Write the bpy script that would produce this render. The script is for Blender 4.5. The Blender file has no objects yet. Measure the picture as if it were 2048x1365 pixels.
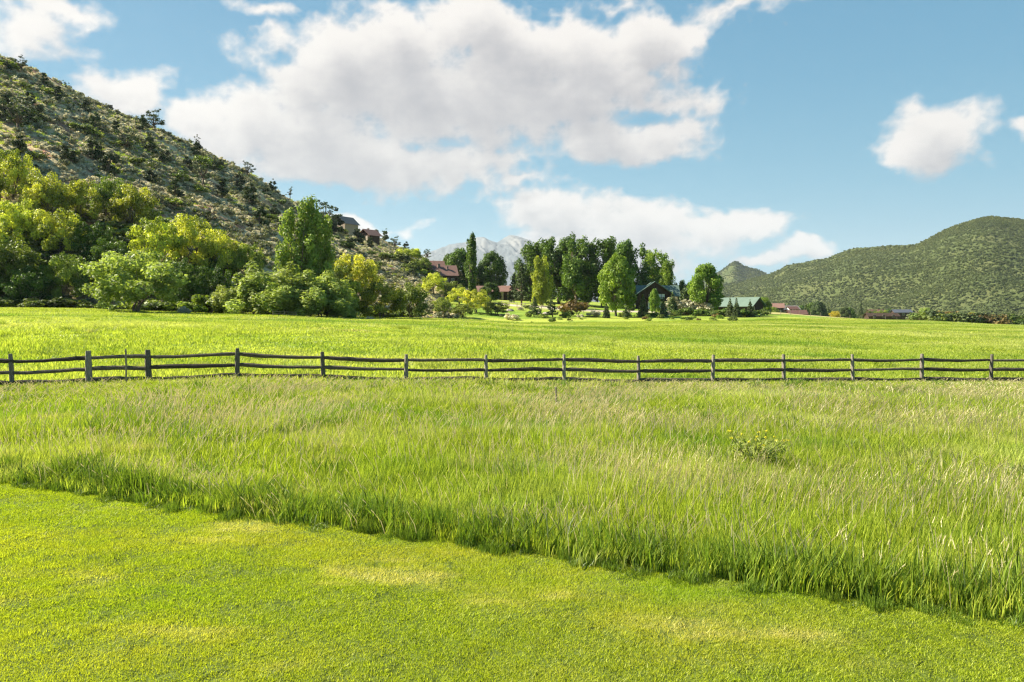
import bpy, math, random
import numpy as np
from mathutils import Vector

# ------------------------------------------------------------------ camera, world, sun
F, HOR, CX, H = 1500.0, 625.0, 1024.0, 3.0      # focal length in photo pixels, horizon row, centre column, eye height
sc = bpy.context.scene
C = sc.collection
cam = bpy.data.objects.new("camera", bpy.data.cameras.new("camera"))
C.objects.link(cam); sc.camera = cam
cam.location = (0, 0, H); cam.rotation_euler = (math.radians(90), 0, 0)
cam.data.lens = F*36/2048; cam.data.sensor_width = 36
cam.data.shift_y = -(682.5-HOR)/2048
cam.data.clip_start = 0.1; cam.data.clip_end = 40000

SUN_AZ, SUN_EL, SUN_STR, SKY_STR, EXPO = -77.0, 40.0, 5.0, 0.05, 1.62
sd = Vector((math.sin(math.radians(SUN_AZ))*math.cos(math.radians(SUN_EL)),
             math.cos(math.radians(SUN_AZ))*math.cos(math.radians(SUN_EL)), math.sin(math.radians(SUN_EL))))
sl = bpy.data.lights.new("sun", 'SUN'); sl.energy = SUN_STR; sl.angle = math.radians(0.53); sl.color = (1.0, 0.92, 0.76)
so = bpy.data.objects.new("sun", sl); C.objects.link(so)
so.rotation_euler = sd.to_track_quat('Z', 'Y').to_euler(); so.location = (-60, 40, 90)
sc.view_settings.view_transform = 'Standard'; sc.view_settings.look = 'None'
sc.view_settings.exposure = EXPO; sc.view_settings.gamma = 1; sc.view_settings.use_curve_mapping = False
sc.cycles.max_bounces = 7; sc.cycles.diffuse_bounces = 3; sc.cycles.transmission_bounces = 5
sc.cycles.transparent_max_bounces = 8; sc.cycles.volume_bounces = 0
sc.cycles.sample_clamp_indirect = 6; sc.cycles.use_denoising = True; sc.cycles.denoising_prefilter = 'NONE'; sc.cycles.denoising_input_passes = 'RGB_ALBEDO_NORMAL'
sc.cycles.filter_width = 1.3 if hasattr(sc.cycles, 'filter_width') else 1.5

# cloud banks: photo-measured centres turned into azimuth and elevation (column, row, half-width, half-height, weight)
CL = [(1180,130,150,66,1),(1270,150,110,44,.9),(790,95,150,75,1),(560,185,62,34,.8),(690,120,150,75,1),(620,160,110,50,1),(930,50,120,58,1),(1060,105,190,70,1),(1300,90,125,50,1),(1390,70,50,25,.8),(880,200,290,100,1),
      (1110,215,190,80,1),(600,255,150,85,1),(680,325,230,62,1),(500,250,95,75,1),(410,250,90,45,.8),
      (1240,285,200,48,1),(1385,245,65,40,.8),(1330,200,90,40,.6),(1050,362,60,18,.6),(860,330,240,50,.9),(430,330,110,70,.9),
      (1115,428,140,44,1),(1290,462,150,55,1),(1440,450,150,36,.95),(1200,500,230,60,.9),(1555,446,55,18,.6),
      (1600,512,72,24,.95),(1510,527,80,16,.8),
      (1885,262,115,66,1),(1850,300,70,35,.8),(2046,258,38,26,.8),
      (245,190,115,46,.9),(330,160,60,24,.45),(60,60,150,62,.6),(110,12,150,34,.75),(545,8,75,20,.6),(540,60,50,10,.35),(1460,20,110,34,.6),
      (1230,8,70,18,.4),(760,12,60,22,.5),(1430,185,70,32,.6),(710,448,60,18,.75),(815,452,55,20,.5),(340,320,60,40,.5),(490,120,80,30,.3)]

# ---- noise
_pr = np.random.RandomState(7); _perm = _pr.permutation(4096); _ang = _pr.rand(4096)*2*math.pi
def perlin(x, y):
    xi = np.floor(x).astype(np.int64); yi = np.floor(y).astype(np.int64); xf = x-xi; yf = y-yi
    u = xf*xf*xf*(xf*(xf*6-15)+10); v = yf*yf*yf*(yf*(yf*6-15)+10)
    def g(a, b, dx, dy):
        h = _ang[_perm[(_perm[a & 4095]+b) & 4095]]
        return np.cos(h)*dx+np.sin(h)*dy
    n00 = g(xi, yi, xf, yf); n10 = g(xi+1, yi, xf-1, yf); n01 = g(xi, yi+1, xf, yf-1); n11 = g(xi+1, yi+1, xf-1, yf-1)
    return ((n00*(1-u)+n10*u)*(1-v)+(n01*(1-u)+n11*u)*v)*1.4
def fbm(x, y, octs=5, rough=.5, billow=False):
    x = np.asarray(x, float); y = np.asarray(y, float); r = 0; a = 1; t = 0
    for o in range(octs):
        n = perlin(x*2**o+o*17.3, y*2**o-o*9.1)
        if billow: n = 1-2*np.abs(n)
        r = r+a*n; t += a; a *= rough
    return r/t
def sstep(a, b, x):
    t = np.clip((x-a)/(b-a), 0, 1); return t*t*(3-2*t)

def nd(nt, t, **k):
    n = nt.nodes.new(t)
    for a, b in k.items(): setattr(n, a, b)
    return n

def build_world():
    w = bpy.data.worlds.new("World"); sc.world = w; w.use_nodes = True
    nt = w.node_tree; nt.nodes.clear(); L = nt.links.new
    out = nd(nt, 'ShaderNodeOutputWorld'); bg = nd(nt, 'ShaderNodeBackground'); bg.inputs['Strength'].default_value = SKY_STR
    sky = nd(nt, 'ShaderNodeTexSky'); sky.sky_type = 'NISHITA'; sky.sun_disc = False
    sky.sun_elevation = math.radians(SUN_EL); sky.sun_rotation = math.radians(SUN_AZ)
    sky.air_density = 1.0; sky.dust_density = 0.4; sky.ozone_density = 1.5; sky.altitude = 2000
    tc = nd(nt, 'ShaderNodeTexCoord'); sx = nd(nt, 'ShaderNodeSeparateXYZ'); L(tc.outputs['Generated'], sx.inputs[0])
    rp = nd(nt, 'ShaderNodeValToRGB'); L(sx.outputs[2], rp.inputs[0])
    e = rp.color_ramp.elements; k = 1/SKY_STR/2**EXPO/SKYK
    def lin(c): return tuple(((v/255+.055)/1.055)**2.4*k for v in c)+(1,)
    e[0].position = 0; e[0].color = lin((152, 196, 212)); e[1].position = .9; e[1].color = lin((70, 125, 190))
    for p, c in ((.06, (142, 195, 211)), (.16, (121, 184, 208)), (.28, (102, 170, 202)), (.4, (92, 160, 197))):
        x = e.new(p); x.color = lin(c)
    ml = nd(nt, 'ShaderNodeVectorMath', operation='SCALE'); L(rp.outputs[0], ml.inputs[0]); ml.inputs['Scale'].default_value = SKYK
    mx = nd(nt, 'ShaderNodeMix', data_type='RGBA'); mx.inputs[0].default_value = .88
    L(sky.outputs[0], mx.inputs[6]); L(ml.outputs[0], mx.inputs[7])
    L(mx.outputs[2], bg.inputs['Color']); L(bg.outputs[0], out.inputs[0])
SKYK = 20.0
build_world()

def build_clouds():
    """the cloud banks: a shell 30 km out, its cover and brightness worked out from the cloud field"""
    na, ne = 1300, 440
    az = np.radians(np.linspace(-52, 52, na)); el = np.radians(np.linspace(.3, 35, ne))
    A, E = np.meshgrid(az, el, indexing='ij')
    def dens(A, E, fine=True):
        wx = fbm(A*9+3, E*9, 4)*.045; wy = fbm(A*9-8, E*9+5, 4)*.03
        w2x = fbm(A*34+3, E*34, 3)*.010; w2y = fbm(A*34-8, E*34+5, 3)*.010
        a = A+wx+w2x; e = E+wy+w2y; D = np.zeros_like(A)-1
        for (px, py, rx, ry, wt) in CL:
            tx, tz = (px-CX)/F, (HOR-py)/F
            a0 = math.atan2(tx, 1); e0 = math.atan2(tz, math.hypot(tx, 1)); k = math.cos(a0)
            d = wt*(1.11-np.hypot((a-a0)/(rx/F*k*k), (e-e0)/(ry/F*k))*.84)
            m = np.maximum(D, d); D = m+.06*np.exp(-np.abs(D-d)/.08)*(m > -.5)
        b = fbm(A*16, E*22, 7 if fine else 4, .56)
        bl = fbm(A*26+9, E*34, 6 if fine else 4, .55, True)
        return D+b*.42+(bl-.25)*.24
    D0 = dens(A, E)
    cov = sstep(.20, .64, D0)**.85*.985
    acc = np.zeros_like(D0)
    for k, (dx, dy) in enumerate(((-.006, .010), (-.014, .024), (-.024, .045), (-.03, .075))):
        acc += np.clip(dens(A+dx, E+dy, k < 2), -.2, 1.3)*(.3, .3, .25, .15)[k]
    shade = sstep(.16, 1.05, acc-.12*sstep(.2, .9, D0)+.06)  # sunlit tops and self-shadow are painted into the glowing cloud colour
    var = fbm(A*12+30, E*20, 5)*.05
    top = np.array([.93, .88, .83]); bot = np.array([.48, .47, .49])
    col = top*(1-shade[..., None])+bot*shade[..., None]
    col = np.clip(col*(1+var[..., None]), 0, 1)
    # wisps take the colour of thin cloud
    keep = cov > .012
    R = 30000
    V = np.stack([np.sin(A)*np.cos(E)*R, np.cos(A)*np.cos(E)*R, np.sin(E)*R+H], -1).reshape(-1, 3)
    idx = np.arange(na*ne).reshape(na, ne)
    q = np.stack([idx[:-1, :-1], idx[1:, :-1], idx[1:, 1:], idx[:-1, 1:]], -1).reshape(-1, 4)
    kf = (keep[:-1, :-1] | keep[1:, :-1] | keep[1:, 1:] | keep[:-1, 1:]).reshape(-1)
    q = q[kf]; used = np.unique(q); rm = np.zeros(na*ne, int); rm[used] = np.arange(len(used))
    me = raw_mesh("clouds", V[used], rm[q])
    ca = me.attributes.new("cloud", 'FLOAT_COLOR', 'POINT')
    buf = np.concatenate([col, cov[..., None]], -1).reshape(-1, 4)[used].astype(np.float32)
    ca.data.foreach_set('color', buf.ravel())
    m = bpy.data.materials.new("cloud_vapour"); m.use_nodes = True; nt = m.node_tree; nt.nodes.clear(); L = nt.links.new
    o = nd(nt, 'ShaderNodeOutputMaterial'); at = nd(nt, 'ShaderNodeAttribute', attribute_name="cloud")
    em = nd(nt, 'ShaderNodeEmission'); em.inputs[1].default_value = 1/2**EXPO; L(at.outputs['Color'], em.inputs[0])
    tr = nd(nt, 'ShaderNodeBsdfTransparent'); ms = nd(nt, 'ShaderNodeMixShader'); L(at.outputs['Alpha'], ms.inputs[0])
    L(tr.outputs[0], ms.inputs[1]); L(em.outputs[0], ms.inputs[2]); L(ms.outputs[0], o.inputs[0])
    m.cycles.emission_sampling = 'NONE'
    me.materials.append(m)
    ob = bpy.data.objects.new("sky", me); C.objects.link(ob); ob['kind'] = 'structure'; ob['label'] = 'drifting white cumulus clouds across the pale blue sky'
    ob.visible_shadow = True

def raw_mesh(name, V, Fc, tint=None, smooth=False):
    """V (n,3), Fc (m,3|4) int or list of such arrays"""
    me = bpy.data.meshes.new(name)
    fl = Fc if isinstance(Fc, list) else [Fc]
    fl = [np.asarray(f) for f in fl if len(f)]
    V = np.ascontiguousarray(V, np.float32)
    me.vertices.add(len(V)); me.vertices.foreach_set('co', V.ravel())
    nl = sum(f.size for f in fl); npoly = sum(len(f) for f in fl)
    me.loops.add(nl); me.loops.foreach_set('vertex_index', np.concatenate([f.ravel() for f in fl]).astype(np.int32))
    tot = np.concatenate([np.full(len(f), f.shape[1]) for f in fl]); st = np.concatenate([[0], np.cumsum(tot)[:-1]])
    me.polygons.add(npoly); me.polygons.foreach_set('loop_start', st.astype(np.int32))
    try: me.polygons.foreach_set('loop_total', tot.astype(np.int32))
    except Exception: pass
    if smooth: me.polygons.foreach_set('use_smooth', np.ones(npoly, bool))
    me.update(calc_edges=True)
    if tint is not None:
        a = me.attributes.new("tint", 'FLOAT', 'POINT'); a.data.foreach_set('value', np.ascontiguousarray(tint, np.float32))
    return me
build_clouds()

# ------------------------------------------------------------------ ground height
GP = [-900, -300, 0, 475, 850, 1024, 1250, 1500, 1750, 2048, 2600]
GY = [7, 13, 26, 34, 60, 100, 150, 215, 400, 700, 1000, 1500, 16000]
GZ = [  # rows follow GY, columns follow GP
 [0, 0, 0, 0, 0, 0, 0, 0, 0, 0, 0],
 [.25, .25, .2, .12, .05, 0, 0, 0, 0, -.05, -.1],
 [.75, .75, .70, .62, .40, .22, .12, .05, 0, -.05, -.1],
 [1.05, 1.05, 1.0, .92, .60, .42, .20, .05, -.08, -.22, -.3],
 [2.3, 2.3, 2.25, 2.0, 1.3, 1.0, .65, .35, .1, -.1, -.3],
 [3.6, 3.6, 3.5, 2.75, 2.0, 1.35, 1.15, 1.0, .7, .2, 0],
 [6, 6, 5.6, 4.0, 2.0, .75, .8, .95, .8, .15, -.5],
 [8, 8, 8, 8, 8, 5.8, 4.3, 3.0, .9, -.9, -2],
 [12, 12, 12, 14, 17, 14, 7, 0, -2.0, -6.5, -8],
 [12, 12, 12, 14, 20, 16, 6, -2, -7, -10, -11],
 [12, 12, 12, 14, 20, 16, 6, -3, -7, -9, -10],
 [0, 0, 0, 0, 0, 0, 0, 0, -3, -3, -3],
 [-30]*11]
GZ = np.array(GZ, float); GL = np.log(np.array(GY, float))
def gz(x, y):
    x = np.asarray(x, float); y = np.asarray(y, float)
    Y = np.clip(y, 7, 16000); px = np.clip(CX+F*x/np.maximum(Y, 7), GP[0], GP[-1])
    fy = np.interp(np.log(Y), GL, np.arange(len(GL))); fx = np.interp(px, GP, np.arange(len(GP)))
    j = np.clip(np.floor(fy).astype(int), 0, len(GL)-2); i = np.clip(np.floor(fx).astype(int), 0, len(GP)-2)
    v = fy-j; u = fx-i; v = v*.6+.4*v*v*(3-2*v); u = u*u*(3-2*u)*.5+u*.5
    z = (GZ[j, i]*(1-u)+GZ[j, i+1]*u)*(1-v)+(GZ[j+1, i]*(1-u)+GZ[j+1, i+1]*u)*v
    z = z+fbm(x/14, y/14, 3)*.10*np.clip((y-13)/25, 0, 1)*np.clip(1.4-y/500, 0, 1)
    z = z+fbm(x/60+4, y/60, 2)*.35*np.clip((y-35)/60, 0, 1)*np.clip(1.4-y/900, 0, 1)
    return z
def atp(px, Y, dz=0.0):
    x = (px-CX)/F*Y
    return Vector((x, Y, float(gz(x, Y))+dz))
EDGE = np.array([(-30, 17.5), (-14, 14.3), (-8.5, 12.5), (-4.6, 11.05), (-1.16, 9.95), (1.62, 8.75), (3.3, 7.9), (5.03, 7.35), (8, 6.4), (14, 4.6), (30, 0)])
def edge_y(x): return np.interp(x, EDGE[:, 0], EDGE[:, 1])+fbm(np.asarray(x, float)*.9, 0*np.asarray(x, float), 4, .65)*.22
FPX = [-150, 25, 178, 298, 475, 647, 812, 972, 1128, 1278, 1425, 1568, 1706, 1843, 1981, 2125]
FTOP = [712, 708, 702, 700, 697, 704, 709, 710, 709, 712, 710, 709, 709, 708, 709, 710]
FYD = [22.8, 23.8, 24.6, 25.6, 26.4, 27.0, 27.7, 28.4, 29.2, 30.0, 30.8, 31.5, 32.2, 32.9, 33.5, 34.2]
FXW = [(p-CX)/F*y for p, y in zip(FPX, FYD)]
def fence_y(x): return np.interp(x, FXW, FYD)

# ------------------------------------------------------------------ materials
def mat(name, col, rough=.8, spec=.2, var=None, vscale=1.0, bump=0.0, bscale=20, metal=0, stretch=(1, 1, 1), coord='Object', ov=0):
    m = bpy.data.materials.new(name); m.use_nodes = True; nt = m.node_tree; L = nt.links.new
    b = nt.nodes['Principled BSDF']; b.inputs['Roughness'].default_value = rough; b.inputs['Specular IOR Level'].default_value = spec
    b.inputs['Metallic'].default_value = metal; b.inputs['Base Color'].default_value = col+(1,)
    tc = nd(nt, 'ShaderNodeTexCoord'); mp = nd(nt, 'ShaderNodeMapping'); mp.inputs['Scale'].default_value = stretch
    L(tc.outputs[coord], mp.inputs[0])
    if var:
        n = nd(nt, 'ShaderNodeTexNoise'); n.inputs['Scale'].default_value = vscale; n.inputs['Detail'].default_value = 6; n.inputs['Roughness'].default_value = .65
        L(mp.outputs[0], n.inputs['Vector'])
        mr = nd(nt, 'ShaderNodeMapRange'); mr.inputs[1].default_value = .3; mr.inputs[2].default_value = .7; L(n.outputs['Fac'], mr.inputs[0])
        mx = nd(nt, 'ShaderNodeMix', data_type='RGBA'); mx.inputs[6].default_value = col+(1,); mx.inputs[7].default_value = var+(1,)
        L(mr.outputs[0], mx.inputs[0]); L(mx.outputs[2], b.inputs['Base Color'])
        if ov:
            oi = nd(nt, 'ShaderNodeObjectInfo'); r2 = nd(nt, 'ShaderNodeMapRange'); r2.inputs[3].default_value = 1-ov; r2.inputs[4].default_value = 1+ov; L(oi.outputs['Random'], r2.inputs[0])
            hv = nd(nt, 'ShaderNodeHueSaturation'); L(r2.outputs[0], hv.inputs['Value']); L(mx.outputs[2], hv.inputs['Color']); L(hv.outputs[0], b.inputs['Base Color'])
    if bump:
        n = nd(nt, 'ShaderNodeTexNoise'); n.inputs['Scale'].default_value = bscale; n.inputs['Detail'].default_value = 5
        L(mp.outputs[0], n.inputs['Vector'])
        bp = nd(nt, 'ShaderNodeBump'); bp.inputs['Strength'].default_value = bump; bp.inputs['Distance'].default_value = .05
        L(n.outputs['Fac'], bp.inputs['Height']); L(bp.outputs[0], b.inputs['Normal'])
    return m

def leafmat(name, c0, c1, trans=.4, patch=None, pscale=.3, pcol=None, rough=.55, spec=.25, objvar=.25, tcol=(1.15, 1.2, .5), prange=(.45, .62)):
    """leaf or blade: colour runs c0..c1 by the 'tint' attribute, varies per plant; some light passes through"""
    m = bpy.data.materials.new(name); m.use_nodes = True; nt = m.node_tree; L = nt.links.new
    b = nt.nodes['Principled BSDF']; o = nt.nodes['Material Output']
    b.inputs['Roughness'].default_value = rough; b.inputs['Specular IOR Level'].default_value = spec
    at = nd(nt, 'ShaderNodeAttribute', attribute_name='tint')
    mx = nd(nt, 'ShaderNodeMix', data_type='RGBA'); mx.inputs[6].default_value = c0+(1,); mx.inputs[7].default_value = c1+(1,); L(at.outputs['Fac'], mx.inputs[0])
    col = mx.outputs[2]
    if pcol:
        ge = nd(nt, 'ShaderNodeNewGeometry'); mp = nd(nt, 'ShaderNodeMapping'); mp.inputs['Scale'].default_value = (.5, 1, 1); L(ge.outputs['Position'], mp.inputs[0])
        for k, (pc, s, r, amt) in enumerate(pcol):
            n = nd(nt, 'ShaderNodeTexNoise'); n.inputs['Scale'].default_value = s; n.inputs['Detail'].default_value = 4; n.inputs['Roughness'].default_value = .6
            L(mp.outputs[0], n.inputs['Vector'])
            mr = nd(nt, 'ShaderNodeMapRange', interpolation_type='SMOOTHSTEP'); mr.inputs[1].default_value = r[0]; mr.inputs[2].default_value = r[1]; mr.inputs[4].default_value = amt
            L(n.outputs['Fac'], mr.inputs[0])
            m2 = nd(nt, 'ShaderNodeMix', data_type='RGBA'); L(mr.outputs[0], m2.inputs[0]); L(col, m2.inputs[6]); m2.inputs[7].default_value = pc+(1,); col = m2.outputs[2]
    oi = nd(nt, 'ShaderNodeObjectInfo'); hv = nd(nt, 'ShaderNodeHueSaturation')
    mr = nd(nt, 'ShaderNodeMapRange'); mr.inputs[3].default_value = 1-objvar; mr.inputs[4].default_value = 1+objvar; L(oi.outputs['Random'], mr.inputs[0])
    mh = nd(nt, 'ShaderNodeMath', operation='MULTIPLY'); mh.inputs[1].default_value = 7.31; L(oi.outputs['Random'], mh.inputs[0])
    mf = nd(nt, 'ShaderNodeMath', operation='FRACT'); L(mh.outputs[0], mf.inputs[0])
    m3 = nd(nt, 'ShaderNodeMapRange'); m3.inputs[3].default_value = .5-.008*objvar*4; m3.inputs[4].default_value = .5+.014*objvar*4; L(mf.outputs[0], m3.inputs[0])
    L(m3.outputs[0], hv.inputs['Hue']); L(mr.outputs[0], hv.inputs['Value']); L(col, hv.inputs['Color']); col = hv.outputs[0]
    L(col, b.inputs['Base Color'])
    if trans:
        t = nd(nt, 'ShaderNodeBsdfTranslucent'); tm = nd(nt, 'ShaderNodeMix', data_type='RGBA', blend_type='MULTIPLY'); tm.inputs[0].default_value = 1
        L(col, tm.inputs[6]); tm.inputs[7].default_value = tcol+(1,); L(tm.outputs[2], t.inputs[0])
        ms = nd(nt, 'ShaderNodeMixShader'); ms.inputs[0].default_value = trans; L(b.outputs[0], ms.inputs[1]); L(t.outputs[0], ms.inputs[2]); L(ms.outputs[0], o.inputs[0])
    return m

STRAW = (.42, .36, .16); YEL = (.36, .38, .035); DEEP = (.09, .17, .018)
M = {}
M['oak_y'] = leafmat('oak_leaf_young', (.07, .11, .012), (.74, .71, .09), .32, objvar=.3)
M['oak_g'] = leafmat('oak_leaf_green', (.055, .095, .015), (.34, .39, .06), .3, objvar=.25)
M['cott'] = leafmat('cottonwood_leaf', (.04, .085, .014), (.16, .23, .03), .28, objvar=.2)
M['cott_l'] = leafmat('cottonwood_leaf_light', (.08, .15, .018), (.28, .38, .045), .35, objvar=.15)
M['willow'] = leafmat('willow_leaf', (.15, .20, .04), (.50, .56, .16), .42, objvar=.15)
M['weep'] = leafmat('weeping_leaf', (.20, .25, .03), (.42, .44, .06), .45, objvar=.1)
M['junip'] = leafmat('juniper_needle', (.035, .055, .018), (.10, .13, .04), .15, objvar=.3, rough=.7)
M['pine'] = leafmat('pine_needle', (.03, .05, .018), (.13, .165, .05), .12, objvar=.25, rough=.7)
M['sage'] = leafmat('sage_leaf', (.27, .25, .16), (.74, .70, .52), .32, objvar=.3, rough=.8, tcol=(1.1, 1.05, .8))
M['shrub'] = leafmat('shrub_leaf', (.06, .10, .02), (.19, .23, .05), .35, objvar=.35)
M['red'] = leafmat('reddish_leaf', (.10, .08, .03), (.30, .20, .07), .3, objvar=.25)
M['yell'] = leafmat('golden_leaf', (.38, .30, .02), (.62, .50, .04), .4, objvar=.1)
M['blos'] = leafmat('pale_leaf', (.35, .34, .28), (.62, .60, .52), .3, objvar=.1)
M['sagedark'] = leafmat('dark_brush', (.10, .105, .055), (.32, .31, .17), .2, objvar=.35, rough=.8)
M['scrub'] = leafmat('scrub_leaf', (.085, .11, .038), (.175, .205, .072), .2, objvar=.13, rough=.8,
                     pcol=[((.18, .20, .065), .0022, (.46, .62), .55), ((.07, .10, .045), .0035, (.50, .62), .5)])
M['bark'] = mat('bark', (.10, .075, .055), .9, .1, var=(.2, .16, .12), vscale=6, bump=.6)
M['barkp'] = mat('pale_bark', (.22, .19, .15), .9, .1, var=(.12, .10, .08), vscale=5, bump=.5)
M['blade'] = leafmat('meadow_blade', (.08, .14, .012), (.52, .58, .075), .42, objvar=.14, rough=.6, spec=.12,
                     pcol=[((.52, .53, .20), .22, (.47, .64), .65), ((.14, .28, .02), .35, (.52, .64), .5), ((.56, .48, .24), .9, (.58, .72), .6)])
M['cott_p'] = leafmat('cottonwood_leaf_pale', (.12, .18, .03), (.38, .46, .10), .36, objvar=.08)
M['coarse'] = leafmat('coarse_blade', (.035, .07, .01), (.26, .36, .04), .35, objvar=.15, rough=.45, spec=.35)  # dark green carries the shade of the mown edge in the blade colour
M['seed'] = leafmat('seed_head', (.46, .42, .22), (.66, .58, .36), .3, objvar=.12, tcol=(1.1, 1, .8))
M['lawn'] = leafmat('lawn_blade', (.16, .23, .010), (.54, .60, .045), .5, objvar=.06, rough=.5, spec=.3,
                    pcol=[((.54, .50, .06), .40, (.42, .62), .6), ((.26, .42, .015), .35, (.50, .66), .55), ((.66, .58, .24), .8, (.54, .70), .7)])
M['field'] = leafmat('field_blade', (.22, .28, .03), (.48, .52, .11), .5, objvar=.08, rough=.5, spec=.2,
                     pcol=[((.52, .52, .20), .05, (.44, .62), .7), ((.15, .25, .03), .09, (.52, .62), .75), ((.20, .30, .035), .022, (.48, .60), .6), ((.56, .47, .24), .12, (.60, .70), .6)])
M['flower'] = leafmat('yellow_flower', (.62, .55, .02), (.8, .7, .05), .3, objvar=.05, tcol=(1, 1, .6))

def ground_mat():
    m = bpy.data.materials.new('grassy_soil'); m.use_nodes = True; nt = m.node_tree; L = nt.links.new
    b = nt.nodes['Principled BSDF']; b.inputs['Roughness'].default_value = .9; b.inputs['Specular IOR Level'].default_value = .1
    ge = nd(nt, 'ShaderNodeNewGeometry'); mp = nd(nt, 'ShaderNodeMapping'); mp.inputs['Scale'].default_value = (.45, 1, 1); L(ge.outputs['Position'], mp.inputs[0])
    col = None
    for c, s, r in (((.15, .23, .025), 0, 0), ((.40, .42, .07), .05, (.44, .62)), ((.14, .24, .03), .09, (.52, .66)), ((.44, .38, .17), .14, (.62, .75)), ((.30, .37, .06), .8, (.5, .65)), ((.09, .14, .02), 2.5, (.56, .7))):
        if col is None: col = c; continue
        n = nd(nt, 'ShaderNodeTexNoise'); n.inputs['Scale'].default_value = s; n.inputs['Detail'].default_value = 7; n.inputs['Roughness'].default_value = .65; L(mp.outputs[0], n.inputs['Vector'])
        mr = nd(nt, 'ShaderNodeMapRange', interpolation_type='SMOOTHSTEP'); mr.inputs[1].default_value = r[0]; mr.inputs[2].default_value = r[1]; mr.inputs[4].default_value = .75; L(n.outputs['Fac'], mr.inputs[0])
        x = nd(nt, 'ShaderNodeMix', data_type='RGBA'); L(mr.outputs[0], x.inputs[0])
        if isinstance(col, tuple): x.inputs[6].default_value = col+(1,)
        else: L(col, x.inputs[6])
        x.inputs[7].default_value = c+(1,); col = x.outputs[2]
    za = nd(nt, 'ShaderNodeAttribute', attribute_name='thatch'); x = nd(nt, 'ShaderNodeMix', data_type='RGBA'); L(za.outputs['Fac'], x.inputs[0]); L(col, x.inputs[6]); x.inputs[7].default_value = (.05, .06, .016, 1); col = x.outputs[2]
    L(col, b.inputs['Base Color'])
    n = nd(nt, 'ShaderNodeTexNoise'); n.inputs['Scale'].default_value = 3; n.inputs['Detail'].default_value = 8; L(ge.outputs['Position'], n.inputs['Vector'])
    bp = nd(nt, 'ShaderNodeBump'); bp.inputs['Strength'].default_value = .8; bp.inputs['Distance'].default_value = .3; L(n.outputs['Fac'], bp.inputs['Height']); L(bp.outputs[0], b.inputs['Normal'])
    return m
def hill_mat(name, cols, scale, bump=1.0, bd=.5, bs=1.5):
    m = bpy.data.materials.new(name); m.use_nodes = True; nt = m.node_tree; L = nt.links.new
    b = nt.nodes['Principled BSDF']; b.inputs['Roughness'].default_value = .95; b.inputs['Specular IOR Level'].default_value = .05
    ge = nd(nt, 'ShaderNodeNewGeometry'); n = nd(nt, 'ShaderNodeTexNoise'); n.inputs['Scale'].default_value = scale; n.inputs['Detail'].default_value = 8; n.inputs['Roughness'].default_value = .68
    L(ge.outputs['Position'], n.inputs['Vector']); r = nd(nt, 'ShaderNodeValToRGB'); L(n.outputs['Fac'], r.inputs[0])
    e = r.color_ramp.elements; e[0].position = cols[0][0]; e[0].color = cols[0][1]+(1,); e[1].position = cols[-1][0]; e[1].color = cols[-1][1]+(1,)
    for p, c in cols[1:-1]: x = e.new(p); x.color = c+(1,)
    L(r.outputs[0], b.inputs['Base Color'])
    n2 = nd(nt, 'ShaderNodeTexNoise'); n2.inputs['Scale'].default_value = bs; n2.inputs['Detail'].default_value = 8; L(ge.outputs['Position'], n2.inputs['Vector'])
    bp = nd(nt, 'ShaderNodeBump'); bp.inputs['Strength'].default_value = bump; bp.inputs['Distance'].default_value = bd; L(n2.outputs['Fac'], bp.inputs['Height']); L(bp.outputs[0], b.inputs['Normal'])
    return m
M['ground'] = ground_mat()
M['hill'] = hill_mat('dry_hillside', [(.3, (.17, .15, .07)), (.43, (.40, .34, .17)), (.52, (.58, .48, .26)), (.60, (.38, .20, .12)), (.70, (.26, .17, .10))], .12)
M['far'] = hill_mat('scrub_ridge', [(.3, (.045, .06, .024)), (.48, (.068, .085, .03)), (.60, (.09, .10, .038)), (.72, (.06, .075, .03))], .012, bd=4, bs=.15)

# ------------------------------------------------------------------ object helpers
def link(name, me, m=None, parent=None, loc=None):
    o = bpy.data.objects.new(name, me); C.objects.link(o)
    if m is not None and me is not None and not len(me.materials): me.materials.append(m)
    if parent is not None: o.parent = parent
    if loc is not None: o.location = loc
    return o
def tag(o, label=None, cat=None, group=None, kind=None):
    if label: o['label'] = label
    if cat: o['category'] = cat
    if group: o['group'] = group
    if kind: o['kind'] = kind
    return o
def thing(name, label, cat, loc=(0, 0, 0), rot=0.0, group=None):
    o = bpy.data.objects.new(name, None); C.objects.link(o); o.location = loc; o.rotation_euler = (0, 0, rot); o.empty_display_size = .3
    return tag(o, label, cat, group)

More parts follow.
